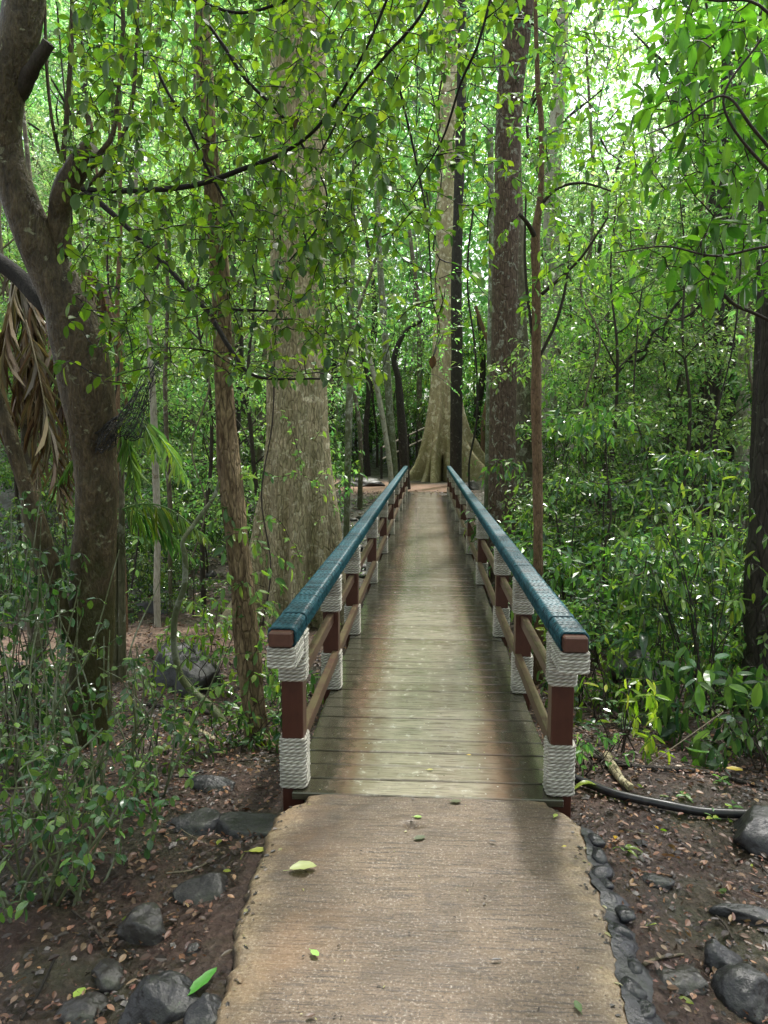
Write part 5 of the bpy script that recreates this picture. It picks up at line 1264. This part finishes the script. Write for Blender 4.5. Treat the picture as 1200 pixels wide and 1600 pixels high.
# ------------------------------------------------------------------ individual fallen leaves on the path
def deck_z(y): return .001
def fallen(label, px, py, L, W, c, ang, curl=.3, z=.006, name='fallen_leaf'):
    d = _M @ np.array([(px - 600) / FPX, -(py - 800) / FPX, -1.0]); p = CAM + d * ((z - CAM[2]) / d[2])
    n = 9; s = np.linspace(0, 1, n); w_ = W * L * np.sin(np.pi * np.clip(s * .95 + .03, 0, 1)) ** .75 * .5; w_[-1] = .0005
    V = []
    for sg, k in ((1, 1), (0, 0), (-1, 1)):
        wob = 1 + .12 * np.sin(s * 17 + sg)
        V.append(np.stack([(s - .5) * L, sg * w_ * wob, curl * (w_ * .8 * k + L * .25 * (s - .5) ** 2) + .002], -1))
    V = np.concatenate(V); F = [[i, i + 1, n + i + 1, n + i] for i in range(n - 1)] + [[n + i, n + i + 1, 2 * n + i + 1, 2 * n + i] for i in range(n - 1)]
    mb = MB(); mb.add(V, F, 0, c); mb.v = [mb.v[0]]; 
    st = [(-.5 * L - .25 * L, .0, .003), (-.5 * L, 0, .003)]; tube(mb, np.array(st), .0012, 4, 0, c)
    o = mb.build(name, M['litter']); o.location = tuple(float(v) for v in p); o.rotation_euler = (0, 0, R(ang)); tag(o, label, 'leaf'); return o
fallen('large pale green curled leaf lying on the left of the path', 474, 1358, .10, .55, (.28, .33, .13), 15, .7)
fallen('small bright green leaf near the lower left of the path', 492, 1490, .035, .6, (.25, .45, .08), -40)
fallen('dark green leaf at the bottom right of the path', 903, 1573, .042, .5, (.06, .14, .03), 100)
fallen('faint green leaf pressed flat near the boards', 712, 1252, .05, .6, (.10, .11, .05), 5, .1)
fallen('faded grey-green leaf below the hole in the concrete', 656, 1309, .05, .6, (.10, .11, .06), 25, .1)
fallen('yellow-green leaf in the concrete hole', 653, 1277, .035, .6, (.25, .4, .08), 0, .3, 0)
fallen('bright yellow-green leaf near the right post foot', 868, 1275, .032, .6, (.35, .5, .1), 60)
fallen('small yellow leaf near the right kerb', 882, 1323, .018, .7, (.5, .45, .05), 20)
fallen('yellow-brown leaf on the bridge boards', 672, 1203, .03, .5, (.35, .3, .1), 10)
fallen('tiny yellow leaf on the right bridge boards', 733, 1180, .02, .6, (.5, .3, .03), 0)
fallen('black withered leaf on the right half of the path', 770, 1315, .03, .4, (.015, .013, .012), -15, .4)
fallen('dark curled leaf low on the path', 776, 1500, .03, .35, (.02, .015, .012), 5, .4)
fallen('small brown leaf low on the left of the path', 486, 1588, .025, .6, (.07, .035, .02), 20, .5)
fallen('brown leaf on the left path edge', 355, 1490, .04, .4, (.05, .03, .015), 50, .4)
fallen('large green blade leaf against the lower left path edge', 316, 1535, .13, .28, (.10, .28, .03), 65, .3, -.02)
fallen('lime green leaf in the lower left soil', 124, 1553, .05, .7, (.35, .55, .08), 80, .2, -.10)
fallen('yellowing leaf on the soil beside the flat rock', 405, 1330, .08, .45, (.28, .30, .04), 10, .4, -.04)
fallen('olive leaf standing against the left path edge', 385, 1342, .08, .6, (.10, .10, .03), 100, .3, -.05)
fallen('yellow leaf on the soil near the right edge', 1148, 1203, .08, .6, (.5, .35, .02), -15, .4, -.14)
fallen('lime yellow leaf in the right litter', 1003, 1303, .07, .5, (.45, .45, .08), 5, .3, -.14)
fallen('golden leaf beside the thin pale stick', 1051, 1508, .035, .7, (.45, .28, .02), 30, .3, -.13)
# tiny debris on path and deck (stuff)
rng = np.random.RandomState(91); lv = LV(); n = 420
y_ = rng.uniform(1.5, 7, n); x_ = rng.uniform(-.5, .5, n); lv.P = np.stack([x_, y_, np.full(n, .004)], -1); a = rng.uniform(0, 6.28, n)
lv.D = np.stack([np.cos(a), np.sin(a), np.zeros(n)], -1); lv.N = rng.normal(0, .15, (n, 3)) + UP; lv.L = rng.uniform(.004, .016, n); lv.W = rng.uniform(.3, .7, n)
pal_ = [(.02, .015, .012), (.03, .02, .015), (.25, .22, .1), (.02, .015, .01), (.06, .035, .02)]; lv.C = np.array([pal_[rng.randint(5)] for _ in range(n)])
ed_ = rng.rand(n) < .55; yy_ = rng.uniform(1.5, 3.05, n); sg_ = rng.choice([-1, 1], n)
lv.P[ed_] = np.stack([sg_ * (np.array([float(pedge(float(q), int(w_))) for q, w_ in zip(yy_, sg_)]) - .02 - np.abs(rng.normal(0, .03, n))), yy_, np.full(n, -.004)], -1)[ed_]; lv.L[ed_] *= 1.8
mb = MB(); lv.into(mb, 'mid'); o = mb.build('debris', M['litter']); tag(o, 'tiny dark and pale specks of debris on the path and boards', 'debris', kind='stuff')

# ------------------------------------------------------------------ far stair railings
m, nt_ = newmat('grey_timber'); N = NT(nt_); v = N.geo(); N.out(N.pbr(N.mix(N.noise(v, 8, 4), (.30, .24, .18), (.55, .48, .40)), .7)); M['timber'] = m
def railing(label, a, b, n):
    a = np.array(a); b = np.array(b); t = tag(empty('stair_railing', a), label, 'railing')
    for dz in (0, -.45):
        mb = MB(); tube(mb, np.array([a + UP * dz, b + UP * dz]), .035, 6); mb.build('rail', M['timber'], t, a)
    for k in range(n + 1):
        p = a + (b - a) * k / n; gz = float(terr(p[0], p[1])) - .1; mb = MB(); tube(mb, np.array([[p[0], p[1], min(gz, p[2] - .5)], p + UP * .06]), .05, 6); mb.build('post', M['bark_dark'], t, a)
railing('wooden stair railing climbing behind the left of the buttressed tree', at(596, 700, 28.6), at(664, 668, 30.5), 5)
railing('wooden stair railing seen right of the buttressed tree', at(728, 690, 30.3), at(778, 662, 31.5), 3)
